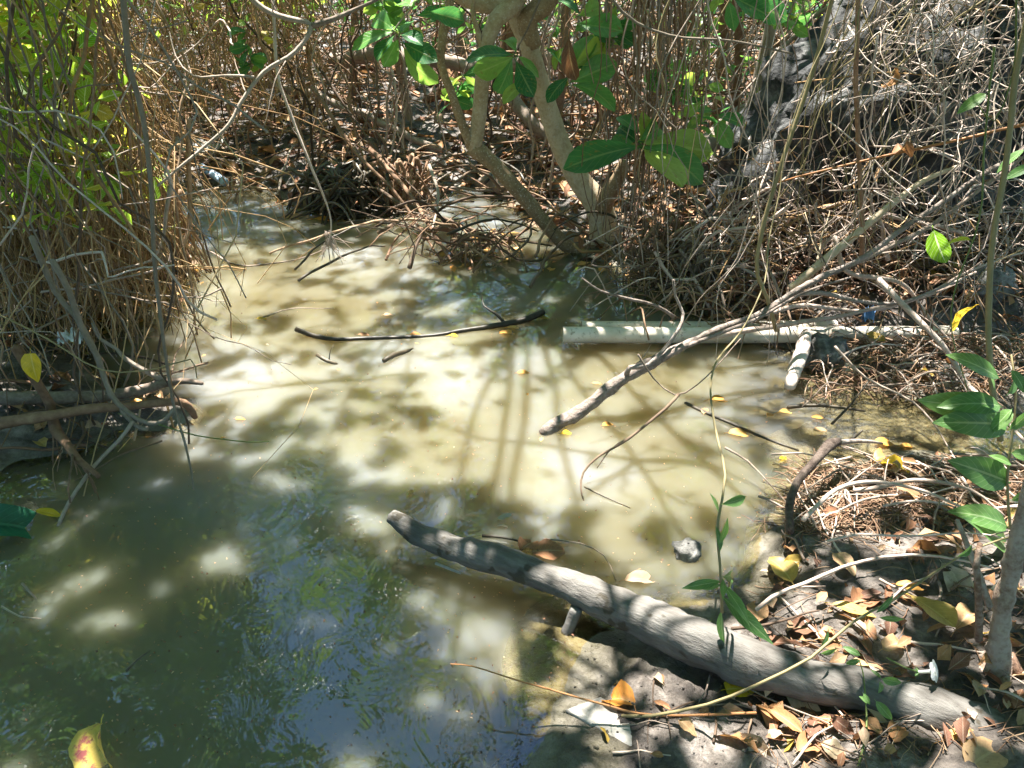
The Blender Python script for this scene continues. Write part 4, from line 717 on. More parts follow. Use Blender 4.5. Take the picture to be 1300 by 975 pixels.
# ------------------------------------------------------------------ single leaves placed by hand
def hleaf(name, label, px, py, size, mat, ang=0., tilt=.1, on='g', shape='ovate', wr=.6, curl=.4, fold=.15, wave=.05, roll=0., seed=0, dz=.006, n=10):
    c = (G(px, py, dz) if on == 'g' else gz(px, py, dz) if on == 'w' else aty(px, py, on)); d = np.array([math.cos(ang), math.sin(ang), tilt]); d /= np.linalg.norm(d)
    me = leaf_mesh(name, mat, 1., wr, .18, n=n, m=3, curl=curl, fold=fold, wave=wave, shape=shape, seed=seed); return place(me, name, c - d * size * .5, d, size, None, roll, label=label, cat='leaf')
W_ = [(665, 472, .06, 'orange_leaf', 'single orange leaf floating right of the pool centre', .2), (718, 549, .05, 'yellow_leaf', 'round yellow leaf floating at the foot of the leaning branch', .4), (758, 486, .04, 'orange_leaf', 'small orange leaf floating between leaning branch and pipes', 0), (493, 399, .05, 'tan_leaf', 'pale tan leaf floating above the long thin branch', .2),
      (461, 424, .06, 'dry_leaf', 'red brown leaf lying on the left half of the floating branch', .1), (641, 421, .07, 'orange_leaf', 'orange leaf touching the right half of the floating branch', 2.8), (652, 415, .06, 'orange_leaf', 'flat orange leaf just behind the fork of the floating branch', .0), (575, 425, .05, 'yellow_leaf', 'small yellow leaf lying on the middle of the floating branch', .2), (690, 403, .07, 'khaki_leaf', 'greenish leaf floating beside the wet branch end', 0), (528, 424, .06, 'orange_leaf', 'pinkish orange leaf draped on the floating branch', .1),
      (521, 624, .035, 'orange_leaf', 'tiny orange leaf floating above the log tip', 1.4), (332, 404, .05, 'yellow_leaf', 'yellow leaf tip floating left of the long branch', .1), (305, 531, .04, 'orange_leaf', 'small orange leaf floating on the ochre ripples', 0), (912, 506, .09, 'orange_leaf', 'large curled orange leaf in the shallows beneath the pipes', .2), (895, 520, .06, 'tan_leaf', 'tan leaf beside the large curled orange leaf', 1.2), (940, 549, .09, 'orange_leaf', 'long orange leaf floating left of the knotty twig', .0), (996, 522, .07, 'orange_leaf', 'striped orange leaf floating below the broken stub', .3),
      (978, 526, .04, 'orange_leaf', 'small dark orange leaf left of the striped orange leaf', .8), (995, 581, .05, 'yellow_leaf', 'round amber leaf floating alone in the right shallows', .9), (1039, 529, .05, 'orange_leaf', 'orange leaf tip by the knotty twig', 2.6), (1042, 545, .06, 'tan_leaf', 'pale sunken leaf in the right shallows', .2), (1124, 561, .08, 'orange_leaf', 'orange leaf against the pale side branch in the shallows', 0), (1150, 565, .06, 'orange_leaf', 'second orange leaf at the edge of the twig pile', .2), (772, 538, .05, 'orange_leaf', 'orange leaf on a stalk right of the leaning branch foot', .4),
      (112, 392, .12, 'orange_leaf', 'wide orange leaf among the floating leaves by the left thicket', .1), (122, 404, .14, 'orange_leaf', 'orange leaf under the left thicket roots', .2), (178, 385, .20, 'orange_leaf', 'long orange leaf floating off the left thicket', .3), (222, 369, .20, 'orange_leaf', 'long bright orange leaf slanting out from the root clump', .4), (246, 340, .12, 'orange_leaf', 'orange leaf at the foot of the root clump tip', .2), (100, 566, .07, 'orange_leaf', 'orange leaf at the shaded water edge on the left', .0), (205, 352, .12, 'orange_leaf', 'orange leaf in the dark under the root clump', 0), (160, 352, .1, 'tan_leaf', 'tan leaf at the foot of the left thicket', .4),
      (142, 392, .1, 'orange_leaf', 'orange leaf between the wide and the long floating leaves', -.2), (375, 275, .18, 'dry_leaf', 'red brown leaf at the far end of the pool', .1), (415, 277, .2, 'orange_leaf', 'long orange leaf floating before the far root clump', .1), (610, 300, .12, 'orange_leaf', 'orange leaf on the mud behind the root snag', .5), (645, 306, .14, 'yellow_leaf', 'yellow leaf in the small pool behind the root snag', .2)]
for i, (px, py, s, mt, lab, an) in enumerate(W_): hleaf('floating_leaf', lab, px, py, s, M[mt], an, .03, 'w', ['ovate', 'obovate', 'ovate'][i % 3], [.55, .65, .5, .6][i % 4], .35, .2, .04, seed=i, dz=.008, n=8)
hleaf('brown_leaf', 'large round red brown leaf floating just above the log, right of the pair', 696, 698, .10, M['dry_leaf'], .1, .02, 'w', 'round', .85, .2, .12, .05, seed=40, dz=.01)
hleaf('brown_leaf', 'smaller crinkled brown leaf left of the large round leaf above the log', 671, 689, .075, M['dry_leaf'], .9, .1, 'w', 'ovate', .8, .6, .3, .12, seed=41, dz=.01)
hleaf('sunken_leaf', 'large pale leaf lying under the water above the log tip', 648, 661, .13, M['pale_leaf'], .3, .05, 'w', 'ovate', .5, .4, .2, .1, seed=42, dz=.0)
hleaf('sunken_leaf', 'dull brown leaf half sunk near the grey round stone', 815, 733, .10, M['litter_leaf'], .1, .1, 'w', 'ovate', .5, .5, .4, .06, seed=43, dz=.01)
hleaf('green_leaf', 'large dark teal green leaf half in the water at the left edge', 12, 657, .26, M['teal_leaf'], .35, -.05, 1.86, 'round', .62, .9, .25, .03, seed=44)
hleaf('yellow_leaf', 'small yellow leaf pressed beside the teal green leaf', 62, 650, .085, M['yellow_leaf'], -.1, -.1, 'w', 'ovate', .4, .3, .2, .03, seed=45, dz=.02)
hleaf('rotting_leaf', 'large cupped yellow leaf with purple rot floating at the bottom left', 124, 952, .115, M['rotting_leaf'], -1.35, -.35, 'w', 'ovate', .8, 1.0, 1.1, .08, roll=.5, seed=46, dz=.035)
hleaf('yellow_leaf', 'bright yellow heart shaped leaf on the mud below the log', 941, 877, .078, M['yellow_leaf'], .05, .12, 'g', 'heart', .75, .4, .2, .04, seed=47, dz=.012)
hleaf('orange_leaf', 'curled orange leaf with a long stalk on the pale flat stone', 786, 890, .075, M['orange_leaf'], 2.6, .25, 'g', 'round', .9, 1.4, .6, .1, seed=48, dz=.02)
hleaf('khaki_leaf', 'broad khaki leaf propped up beside the stringy trunk', 1178, 790, .13, M['khaki_leaf'], -1.15, .25, 'g', 'obovate', .62, .3, .35, .03, seed=49, dz=.05)
hleaf('tan_leaf', 'folded tan gold leaf leaning on the foot of the stringy trunk', 1226, 788, .14, M['tan_leaf'], .7, .35, 'g', 'ovate', .4, 1.2, .6, .06, seed=50, dz=.04)
hleaf('khaki_leaf', 'long khaki leaf lying flat left of the broad khaki leaf', 1083, 778, .11, M['khaki_leaf'], -.4, .05, 'g', 'ovate', .35, .2, .2, .03, seed=51, dz=.015)
hleaf('brown_leaf', 'brown gold leaf at the water edge above the log', 990, 728, .11, M['khaki_leaf'], 1.9, .3, 'g', 'ovate', .7, .7, .4, .08, seed=52, dz=.03)
hleaf('tan_leaf', 'tan leaf standing on edge in the middle of the right bank', 1070, 722, .09, M['tan_leaf'], -1.2, .2, 'g', 'ovate', .6, .6, .3, .06, seed=53, dz=.03)
hleaf('crinkled_leaf', 'crinkled orange leaf in the hollow above the long khaki leaf', 1098, 764, .09, M['dry_leaf'], .3, .3, 'g', 'ovate', .8, 1.2, .5, .14, seed=54, dz=.02)
hleaf('orange_leaf', 'pointed orange leaf on the bare mud right of the twig pile', 1152, 752, .07, M['orange_leaf'], -.4, .2, 'g', 'ovate', .5, .3, .2, .04, seed=55, dz=.025)
hleaf('yellow_leaf', 'crumpled golden leaf on top of the twig pile', 1134, 602, .10, M['yellow_leaf'], -.2, .2, 'g', 'ovate', .6, 1.0, .5, .14, seed=56, dz=.05)
hleaf('orange_leaf', 'crumpled orange leaf beside the golden one on the twig pile', 1118, 592, .08, M['orange_leaf'], .5, .3, 'g', 'ovate', .7, 1.2, .5, .14, seed=57, dz=.05)
hleaf('brown_leaf', 'curled orange brown leaf at the front of the twig pile', 1152, 634, .10, M['dry_leaf'], -.7, .1, 'g', 'ovate', .5, 1.1, .5, .1, seed=58, dz=.04)
hleaf('orange_leaf', 'large orange leaf at the bottom right corner against the log end', 1228, 938, .11, M['orange_leaf'], .1, .1, 'g', 'ovate', .45, .5, .3, .05, seed=59)
hleaf('pale_leaf', 'large pale yellow leaf at the bottom right corner below the orange one', 1252, 958, .13, M['tan_leaf'], .5, .1, 'g', 'ovate', .6, .5, .3, .05, seed=60)
for px, py, s, an, lab in ((872, 928, .05, -.8, 'small tan leaf on the mud at the bottom middle'), (976, 905, .05, 1.1, 'brown leaf on the mud just below the yellow heart shaped leaf'), (1138, 932, .07, .9, 'crisp brown leaf below the creeping plant'), (1028, 948, .08, .5, 'curled brown leaf at the bottom edge under the log'), (1134, 822, .08, .4, 'crinkled tan leaf on the log behind the creeping plant'), (1055, 812, .08, .2, 'crinkled light brown leaf above the log beside the olive stalk'),
                           (1060, 960, .07, -.6, 'second curled brown leaf at the bottom edge'), (1103, 925, .06, 2., 'small orange brown leaf under the right part of the log'), (1015, 800, .09, 2.8, 'dull brown leaf between the sprig and the log'), (960, 778, .10, 1.3, 'wet dark brown leaf right of the sprig'), (1230, 640, .07, 0., 'rust leaf under the seedling'), (1200, 650, .08, .2, 'bleached leaf in the twig pile under the seedling')):
    hleaf('dead_leaf', lab, px, py, s, M['tan_leaf'] if 'tan' in lab or 'light' in lab else M['pale_leaf'] if 'bleached' in lab else M['dry_leaf'], an, .2, 'g', 'ovate', .6, .9, .4, .12, seed=int(px), dz=.02)
hleaf('yellow_leaf', 'yellow green leaf hanging in front of the left bank vines', 42, 468, .10, M['yellow_leaf'], -1.4, -2.5, 2.2, 'heart', .6, .4, .4, .04, seed=61)
hleaf('orange_leaf', 'orange leaf tip standing up between the two left bank branches', 175, 508, .07, M['orange_leaf'], .6, .3, aty(175, 508, 2.5)[1], 'ovate', .5, .6, .3, .05, seed=62)

# ------------------------------------------------------------------ repeated sticks, roots, stems and leaves
def rand_leafs(mb, pos, size, meshes, rots=None):
    """many leaves into one mesh; pos (n,3), size (n,)"""
    n = len(pos); rots = rots if rots is not None else rotm(n)
    for i in range(n):
        v, q, uv = meshes[i % len(meshes)]; mb.add(v @ (rots[i].T * size[i]) + pos[i], q, uv)
LA = [leaf_arrays(1, w, n=3, m=1, curl=c, fold=f, wave=wv, shape=s, seed=i) for i, (w, c, f, wv, s) in enumerate([(.5, .5, .3, .0, 'ovate'), (.6, .9, .2, .1, 'obovate'), (.45, .2, .4, .0, 'ovate'), (.7, 1.3, .3, .12, 'ovate'), (.35, .6, .3, 0, 'lance'), (.55, .4, .5, .1, 'obovate')])]
DRY = [leaf_mesh('dry_leaf', M['litter_leaf'], 1., [.5, .6, .45, .7, .4][i % 5], .15, n=5, m=2, curl=[.6, 1.6, 1., 2.2, .3][i % 5], fold=[.3, .6, .1, .5][i % 4], wave=.12, shape=['ovate', 'obovate', 'ovate'][i % 3], seed=70 + i) for i in range(10)]
for me_ in DRY[7:]: me_.materials[0] = M['dry_leaf']
DRY[0].materials[0] = M['khaki_leaf']; DRY[3].materials[0] = M['pale_leaf']; DRY[5].materials[0] = M['tan_leaf']
FLO = [leaf_mesh('floating_leaf', M['orange_leaf'] if i < 3 else M['dry_leaf'], 1., [.5, .6, .4][i % 3], .15, n=5, m=1, curl=.3, fold=.15, wave=.05, seed=90 + i) for i in range(5)]
def land_pts(n, fn, dmin=.0):
    out = []
    while len(out) < n:
        px, py = fn(); p = gz(px, py, 0.05)
        if sdist(np.array([p[0]]), np.array([p[1]]))[0] > dmin: out.append((p[0], p[1]))
    P = np.array(out); return np.column_stack([P, hz(P[:, 0], P[:, 1])])
U = rng.uniform
def flatrots(n, tilt=.5):
    return [np.array(Matrix.Rotation(U(0, 6.28), 3, 'Z') @ Matrix.Rotation(rng.normal(0, tilt), 3, 'X') @ Matrix.Rotation(rng.normal(0, tilt), 3, 'Y')) for _ in range(n)]
def scatter_obj(P, meshes, smin, smax, name, label, group, cat='leaf', tilt=.4, dz=.01):
    Rr = flatrots(len(P), tilt)
    for i, p in enumerate(P):
        me_ = meshes[int(rng.integers(len(meshes)))]; o = bpy.data.objects.new(name, me_); COL.objects.link(o); s = U(smin, smax)
        o.matrix_basis = Matrix.Translation((p[0], p[1], p[2] + dz * U(.5, 2.))) @ Matrix(Rr[i].tolist()).to_4x4() @ Matrix.Scale(s, 4); tag(o, label, cat, group)
# fallen leaves: individuals nearest, the far rest as one object
scatter_obj(land_pts(64, lambda: (U(960, 1300), U(590, 960)), .04), DRY, .05, .12, 'fallen_leaf', 'dry brown fallen leaf among the litter of the near right bank', 'litter leaves on the near right bank')
scatter_obj(land_pts(14, lambda: (U(740, 1000), U(860, 970)), .03), DRY, .025, .05, 'fallen_leaf', 'small dry leaf on the pale mud below the log', 'litter leaves on the mud below the log')
scatter_obj(land_pts(70, lambda: (U(900, 1300), U(330, 500)), .0), DRY, .06, .12, 'fallen_leaf', 'dry fallen leaf on the right bank behind the pipes', 'litter leaves behind the pipes', dz=.04)
scatter_obj(land_pts(40, lambda: (U(0, 220), U(380, 600)), .0), DRY, .05, .10, 'fallen_leaf', 'dry brown leaf on the shaded left mud bank', 'litter leaves on the left bank', dz=.02)
def wpts(n, fn):
    out = []
    while len(out) < n:
        p = gz(*fn())
        if sdist(np.array([p[0]]), np.array([p[1]]))[0] < -.02: out.append((p[0], p[1], .002))
    return np.array(out)
scatter_obj(wpts(22, lambda: (U(60, 240), U(350, 420))), FLO, .06, .12, 'floating_leaf', 'orange brown leaf floating in the raft beside the left thicket', 'leaf raft beside the left thicket', tilt=.06, dz=.003)
scatter_obj(wpts(26, lambda: (U(560, 860), U(290, 350))), FLO, .05, .10, 'floating_leaf', 'small leaf floating in the shade below the tree base', 'leaves floating below the tree', tilt=.06, dz=.003)
scatter_obj(wpts(14, lambda: (U(250, 700), U(330, 560))), FLO, .015, .03, 'floating_leaf', 'tiny leaf fragment floating on the open pool', 'leaf fragments on the open pool', tilt=.06, dz=.002)
mb = MB(); P = land_pts(8500, lambda: (U(-80, 1380), U(40, 400)), .0); P2 = land_pts(230, lambda: (U(940, 1320), U(560, 980)), .03); P = np.vstack([P, P2]); k = len(P2)
P[:, 2] += U(0, .03, len(P)); rand_leafs(mb, P, np.concatenate([U(.06, .13, len(P) - k) * np.clip(P[:len(P) - k, 1] / 4.5, .8, 1.7), U(.025, .07, k)]), LA, flatrots(len(P), .5)); tag(link('leaf_litter', mb.mesh('leaf_litter', M['litter_leaf'])), 'carpet of dry leaf litter over the banks', None, None, 'stuff')
# specks of debris on the water
mb = MB()
for p in wpts(2000, lambda: (U(0, 1250), U(380, 970))):
    s = U(.0015, .006); a = U(0, 6.28); A = np.array([[math.cos(a), -math.sin(a), 0], [math.sin(a), math.cos(a), 0], [0, 0, 1]]); v, q, uv = LA[int(rng.integers(5))]; mb.add(v @ (A.T * s * 1.6) + p + [0, 0, .001], q, uv)
tag(link('floating_specks', mb.mesh('floating_specks', M['litter_leaf'])), 'specks of plant debris floating on the pool', None, None, 'stuff')
mb = MB()
for p in land_pts(600, lambda: (U(700, 1320), U(640, 990)), .01):
    r_ = U(.001, .0035) * (2 if U(0, 1) < .06 else 1); a = U(0, 6.28); tube(mb, [p + [0, 0, r_ * .3], p + [math.cos(a) * r_ * 1.5, math.sin(a) * r_ * 1.5, r_ * U(.3, .8)]], [r_, r_ * .8], 6, .9)
tag(link('mud_crumbs', mb.mesh('mud_crumbs', M['mud'])), 'crumbs and clods of mud on the near bank', None, None, 'stuff')
# sticks lying about
def lying(fn, L, r, zoff=.03):
    px, py = fn(); p = gz(px, py, .05); a = U(0, 6.28); d = np.array([math.cos(a), math.sin(a)]); l = L * U(.5, 1.4); n = 5; t = np.linspace(-.5, .5, n)[:, None]
    xy = p[:2] + d * t * l + np.cumsum(rng.normal(0, .03 * l, (n, 2)), 0); z = hz(xy[:, 0], xy[:, 1]); zz = np.linspace(z[0], z[-1], n) * .5 + z * .5
    return np.column_stack([xy, zz + r + U(0, zoff) * np.sin(np.linspace(0, 3.1, n)) + U(0, zoff)])
CW = {'twig_pale': 'pale', 'twig_grey': 'grey', 'twig_dark': 'dark', 'root': 'brown', 'vine': 'smooth grey', 'straw': 'straw coloured', 'olive_stem': 'olive', 'wet_wood': 'wet blackish'}
def cw(m): return CW[[k for k in M if M[k] == m][0]]
def lying_set(n, fn, L, r, mats, label, group, zoff=.03, name='stick', k=6):
    for i in range(n):
        rr = r * U(.5, 1.5); P = lying(fn, L, rr, zoff); m_ = mats[i % len(mats)]; stick(name, cw(m_) + ' ' + label, 'stick', P, rr, rr * .5, m_, cw(m_) + ' ' + group, k=k, seg=.04, wig=.01, wigf=10)
lying_set(55, lambda: (U(1010, 1300), U(580, 660)), .28, .0036, [M['twig_pale'], M['twig_grey']], 'dry stick in the twig pile on the right bank', 'sticks of the twig pile', .025)
lying_set(30, lambda: (U(980, 1300), U(660, 960)), .22, .0032, [M['twig_grey'], M['twig_dark'], M['twig_pale']], 'thin dry stick on the dark mud of the near right bank', 'sticks on the near right bank', .015)
lying_set(10, lambda: (U(760, 960), U(860, 970)), .14, .0022, [M['twig_dark'], M['twig_grey']], 'thin twig on the pale mud below the log', 'twigs on the mud below the log', .01)
lying_set(50, lambda: (U(1040, 1300), U(430, 500)), .26, .0042, [M['twig_pale'], M['twig_grey']], 'dry twig in the heap just below the right half of the pipes', 'twigs heaped below the pipes', .07)
lying_set(60, lambda: (U(860, 1320), U(280, 410)), .5, .0065, [M['twig_pale'], M['twig_grey'], M['twig_dark']], 'dry stick tangled on the bank behind the pipes', 'sticks tangled behind the pipes', .16)
lying_set(24, lambda: (U(-20, 220), U(430, 590)), .35, .005, [M['twig_dark'], M['root']], 'stick on the shaded left mud bank', 'sticks on the left bank', .05)
lying_set(36, lambda: (U(430, 760), U(225, 330)), .7, .008, [M['twig_dark'], M['wet_wood'], M['root']], 'twig in the snag of debris at the foot of the tree', 'twigs of the snag by the tree', .16)
lying_set(30, lambda: (U(230, 900), U(150, 250)), .9, .009, [M['twig_grey'], M['root'], M['twig_dark']], 'fallen stick on the leaf covered far bank', 'sticks on the far bank', .12)
mb = MB()
for i in range(2600):
    w = i % 10
    fn, L, r, zo, kk = ((lambda: (U(1000, 1330), U(575, 670))), .12, .0016, .015, 4) if w < 4 else ((lambda: (U(1030, 1320), U(425, 500))), .14, .0022, .05, 4) if w < 6 else ((lambda: (U(960, 1320), U(640, 980))), .08, .0013, .01, 4) if w < 7 else ((lambda: (U(780, 1350), U(240, 420))), .3, .0038, .12, 4)if w < 9 else ((lambda: (U(200, 900), U(130, 250))), .6, .006, .08, 4)
    P = lying(fn, L, r, zo); tube(mb, smooth_path(P, .08)[0], r * U(.5, 1.3), 4, 0)
tag(link('twig_litter', mb.mesh('twig_litter', M['root'])), 'fine litter of broken twigs on the banks', None, None, 'stuff')

# hanging roots and vines
def hang(px, Y, ztop, zbot, sway=.12, n=7, lean=0.):
    b = aty(px, 200, Y); x = b[0]; y = Y; t = np.linspace(0, 1, n); w = np.cumsum(rng.normal(0, sway / n ** .5, (n, 2)), 0); w -= w[-1] * t[:, None] * .3
    return np.column_stack([x + w[:, 0] + lean * (1 - t), y + w[:, 1] * .8, ztop + (zbot - ztop) * t])
for i in range(64):                                     # bundle right of the tree
    Y = U(3.7, 4.3); px = rng.normal(825, 26); g = aty(px, 200, Y); zb = max(0., float(H(g[0], g[1]))) + (0. if U(0, 1) < .6 else U(0, .5))
    m_ = M['root'] if i % 3 else M['twig_grey']; stick('aerial_root', 'thin ' + cw(m_) + ' aerial root hanging in the bundle right of the leaning tree', 'root', hang(px, Y, 2.3, zb, .12, lean=rng.normal(0, .12)), U(.0025, .0065), .002, m_, cw(m_) + ' aerial roots right of the tree', k=4, seg=.1, wig=.02)
for i in range(95):                                     # loose vines over the right bank and boulder
    Y = U(2.9, 3.9); px = U(880, 1320); g = aty(px, 200, Y); zb = max(0., float(H(g[0], g[1]))) + U(0, .9) ** 2
    m_ = [M['twig_pale'], M['olive_stem'], M['twig_grey']][i % 3]; wz = 'left of the boulder' if px < 990 else 'in front of the boulder' if px < 1180 else 'at the right edge before the boulder'
    stick('thin_vine', 'thin ' + cw(m_) + ' bare vine hanging ' + wz, 'vine', hang(px, Y, 2.2, zb, .3, lean=rng.normal(0, .3)), U(.0018, .005), .0015, m_, cw(m_) + ' vines ' + wz, k=4, seg=.06, wig=.03)
for i in range(130):                                    # bright bare tangle upper right
    Y = U(2.7, 4.0); c = aty(rng.normal(1215, 70), rng.normal(70, 75) if i % 3 else U(-40, 260), Y); d = rng.normal(0, 1, 3) * [1, .5, 1]; d /= np.linalg.norm(d); L = U(.25, .9); b = rng.normal(0, .22, 3); b2 = rng.normal(0, .15, 3)
    m_ = M['twig_pale'] if i % 4 else M['twig_grey']
    stick('curling_twig', cw(m_) + ' curling bare twig in the tangle over the upper right of the boulder', 'twig', [c - d * L / 2, c - d * L / 6 + b * L, c + d * L / 6 + b2 * L, c + d * L / 2 + b * L * .8], U(.0016, .0042), .0012, m_, cw(m_) + ' curling twigs over the boulder', k=4, seg=.04, wig=.02, wigf=9)
for i in range(100):                                    # left thicket, separate stems
    Y = U(2.1, 3.7); px = U(-40, 170) if Y > 3.1 else U(-50, 95); g = aty(px, 200, Y); zb = max(-.02, float(H(g[0], g[1]))) + (0 if Y > 3.1 or U(0, 1) < .25 else U(.3, 1.))
    P = hang(px, Y, 2.3, zb, .22, lean=rng.normal(0, .25)); r = U(.002, .007)
    m_ = [M['vine'], M['root'], M['straw'], M['root'], M['twig_dark']][i % 5]; wz = 'at the far left edge' if px < 60 else 'in the middle of the left thicket' if px < 140 else 'on the water side of the left thicket'
    stick('woody_vine', cw(m_) + ' bare woody vine hanging ' + wz, 'vine', P, r, r * .7, m_, cw(m_) + ' woody vines ' + wz, k=4, seg=.08, wig=.04)
for i in range(46):
    Y = U(2.2, 3.4); c = aty(U(-40, 190), U(20, 430), Y); d = rng.normal(0, 1, 3) * [1, .4, .7]; d /= np.linalg.norm(d); L = U(.4, 1.1); b = rng.normal(0, .15, 3)
    m_ = [M['vine'], M['twig_pale'], M['twig_grey']][i % 3]
    stick('crooked_branch', cw(m_) + ' bare crooked branch crossing the left thicket sideways', 'branch', [c - d * L / 2, c - d * L / 6 + b * L, c + d * L / 6, c + d * L / 2 + b * L], U(.0025, .006), .002, m_, cw(m_) + ' crossing branches of the left thicket', k=4, seg=.06, wig=.03)
mb = MB(); mb2 = MB(); mb3 = MB()
for i in range(1000):                                    # fine brush over the right bank
    px = U(770, 1340); Y = U(3.4, 4.15); g = aty(px, 200, Y); z0 = float(H(g[0], Y)) if i % 9 == 0 else .25; zc = z0 + abs(rng.normal(0, .17)) + (U(0, 1.2) if px > 1000 and i % 9 == 0 else 0)
    if px < 930:
        if i % 5 > 1: continue
        zc = z0 + abs(rng.normal(0, .06)) - .12
    d = rng.normal(0, 1, 3) * [1, .5, .8]; d /= np.linalg.norm(d); L = U(.12, .55); b = rng.normal(0, .2, 3); b2 = rng.normal(0, .2, 3); c = np.array([g[0], Y, zc])
    P = np.array([c - d * L / 2, c - d * L / 5 + b * L, c + d * L / 5 + b2 * L, c + d * L / 2 + (b + b2) * L * .5]); tube([mb, mb2, mb3, mb][i % 4], smooth_path(P, .07)[0], U(.0013, .0035) * (1 + 1.6 * (U(0, 1) > .85)), 4, .3, cap=False)
for q_, mt, tx in ((mb, 'twig_pale', 'pale'), (mb2, 'twig_dark', 'dark'), (mb3, 'straw', 'straw coloured')): tag(link('twig_tangle', q_.mesh('twig_tangle', M[mt])), tx + ' fine twig tangle over the right bank and boulder foot', None, None, 'stuff')
# dense drooping straw and roots of the thicket, uncountable
mb = MB()
tufts = [(U(-60, 160) if k_ % 3 else U(90, 178), U(2.9, 4.2), U(.35, 1.6)) for k_ in range(75)]; tufts = [(a, b, c if a > 110 else c * .6) for a, b, c in tufts]
for i in range(1900):
    tpx, Y, zt = tufts[i % 75]; g = aty(tpx, 200, Y); x0 = g[0] + rng.normal(0, .05); zt = zt + rng.normal(0, .12); L = U(.25, .9); zb = max(0, zt - L); d = rng.normal(0, .13, 2) * L; n = 6; t = np.linspace(0, 1, n)
    if i % 3 == 0: d = d * (4 if tpx < 130 else 1.5); L *= .6
    P = np.column_stack([x0 + d[0] * np.sin(t * 2.2) + rng.normal(0, .022, n), Y + rng.normal(0, .05) + d[1] * t * 2 + rng.normal(0, .012, n), zt + (zb - zt) * t ** 1.3]); tube(mb, P, U(.001, .0034), 4, 0, cap=False)
tag(link('drooping_straw', mb.mesh('drooping_straw', M['straw'])), 'mass of drooping dry straw and fine roots in the left thicket', None, None, 'stuff')
# root clumps at the water edge: individual things of many roots
def root_clump(label, c, rad, h, n, mat, hairy=.006):
    root = empty('root_clump', c, label, 'roots'); 
    for i in range(n):
        a = U(0, 6.28); rr = rad * U(.3, 1.); top = c + np.array([rng.normal(0, rad * .35), rng.normal(0, rad * .3), h * U(.6, 1.1)]); bot = c + np.array([math.cos(a) * rr, math.sin(a) * rr * .7, -.03]); mid = (top + bot) / 2 + rng.normal(0, rad * .12, 3)
        stick('root', None, None, [top, mid, bot], hairy * U(.6, 1.5), hairy * .5, mat, parent=root, k=4, seg=.06, wig=.02)
root_clump('hanging root clump at the waterside tip of the left thicket', G(215, 345), .24, .55, 60, M['root'], .009)
root_clump('dark root clump under the left part of the left thicket', G(130, 372), .3, .5, 50, M['root'], .008)
root_clump('dark bushy root mound on the far shore left of centre', G(440, 262), .45, .26, 80, M['wet_wood'], .011)
root_clump('brown root clump right of the bushy root mound on the far shore', G(510, 258), .3, .3, 50, M['root'], .011)
root_clump('low spread of thin roots in the water before the slanting limb', G(600, 322), .42, .13, 50, M['root'], .006)
root_clump('dark roots below the bundle of aerial roots', G(850, 352), .28, .3, 60, M['root'], .008)
root_clump('pale ragged root clump behind the upright twig of the pipes', G(890, 362), .22, .25, 50, M['twig_grey'], .007)
# slanting debris branches of the snag
for i, (P, r) in enumerate(([[(470, 190, 5.2), (510, 235, 4.8), (545, 285, 4.4), (572, 330, 4.1)], .018], [[(395, 110, 5.2), (450, 190, 4.9), (505, 250, 4.6), (560, 330, 4.15)], .014], [[(480, 240, 4.9), (540, 275, 4.6), (620, 300, 4.4), (700, 312, 4.3)], .013], [[(520, 262, 4.7), (600, 292, 4.4), (660, 330, 4.1), (715, 322, 4.2)], .011], [[(545, 210, 5.), (556, 250, 4.7), (548, 300, 4.3)], .012], [[(600, 345, 4.), (640, 300, 4.2), (690, 270, 4.4)], .008], [[(490, 330, 4.1), (505, 300, 4.3), (545, 270, 4.5)], .008], [[(520, 340, 4.0), (528, 315, 4.1), (540, 290, 4.2)], .014], [[(400, 80, 5.6), (470, 180, 5.3), (570, 285, 4.6)], .010])):
    br('snag_branch', ['reddish slanting branch ending in the water left of the root stubs', 'long thin branch slanting from the far bank to the root stubs', 'dark branch lying from the far roots to the slanting limb', 'dark curved branch touching the water below the slanting limb', 'upright pale branch in the middle of the snag', 'thin dark branch crossing under the slanting limb', 'thin forked twig over the water left of the snag', 'short thick stub rising from the water in the snag', 'thin grey pole slanting down into the snag'][i], PY(P), r, [M['root'], M['root'], M['twig_dark'], M['twig_dark'], M['twig_grey']][i % 5], twigs=5, tl=.4, tr=.004)
hleaf('brown_leaf', 'large curled red brown leaf lying on the snag before the slanting limb', 568, 290, .2, M['dry_leaf'], .2, .15, 4.35, 'ovate', .5, 1.0, .5, .1, seed=63)
# far thin trees behind the pool
TRK = [(18, 5.6, .03), (455, 7.2, .035), (520, 6.8, .04), (640, 8.2, .10), (700, 7.0, .05), (930, 5.6, .035), (940, 5.0, .045), (905, 6.4, .05), (300, 8.4, .05), (380, 8.8, .05), (590, 9.5, .07), (860, 8, .06), (1010, 5.6, .03), (760, 8.6, .05)]
for i, (px, Y, r) in enumerate(TRK):
    b = aty(px, 200, Y); z = float(H(b[0], b[1])); t = empty('young_tree', (b[0], b[1], z - .05), 'slender brown trunk standing in the woods behind the pool', 'tree', 'slender trees behind the pool')
    lean = rng.normal(0, .35); stick('trunk', None, None, [(b[0], Y, z - .1), (b[0] + lean * .3, Y + .1, z + .8), (b[0] + lean, Y, z + 2.4), (b[0] + lean * 1.3, Y, z + 4)], r, r * .6, M['root'] if i % 2 else M['twig_grey'], parent=t, k=8, wig=.08, wigf=1.2)
    for _ in range(4):
        s = np.array([b[0] + lean * .5, Y, z + U(.8, 1.8)]); e = s + np.array([rng.normal(0, .7), rng.normal(0, .3), U(.2, 1.)]); stick('limb', None, None, [s, (s + e) / 2 + rng.normal(0, .08, 3), e], r * .35, r * .15, M['twig_grey'], parent=t, k=6, wig=.03)
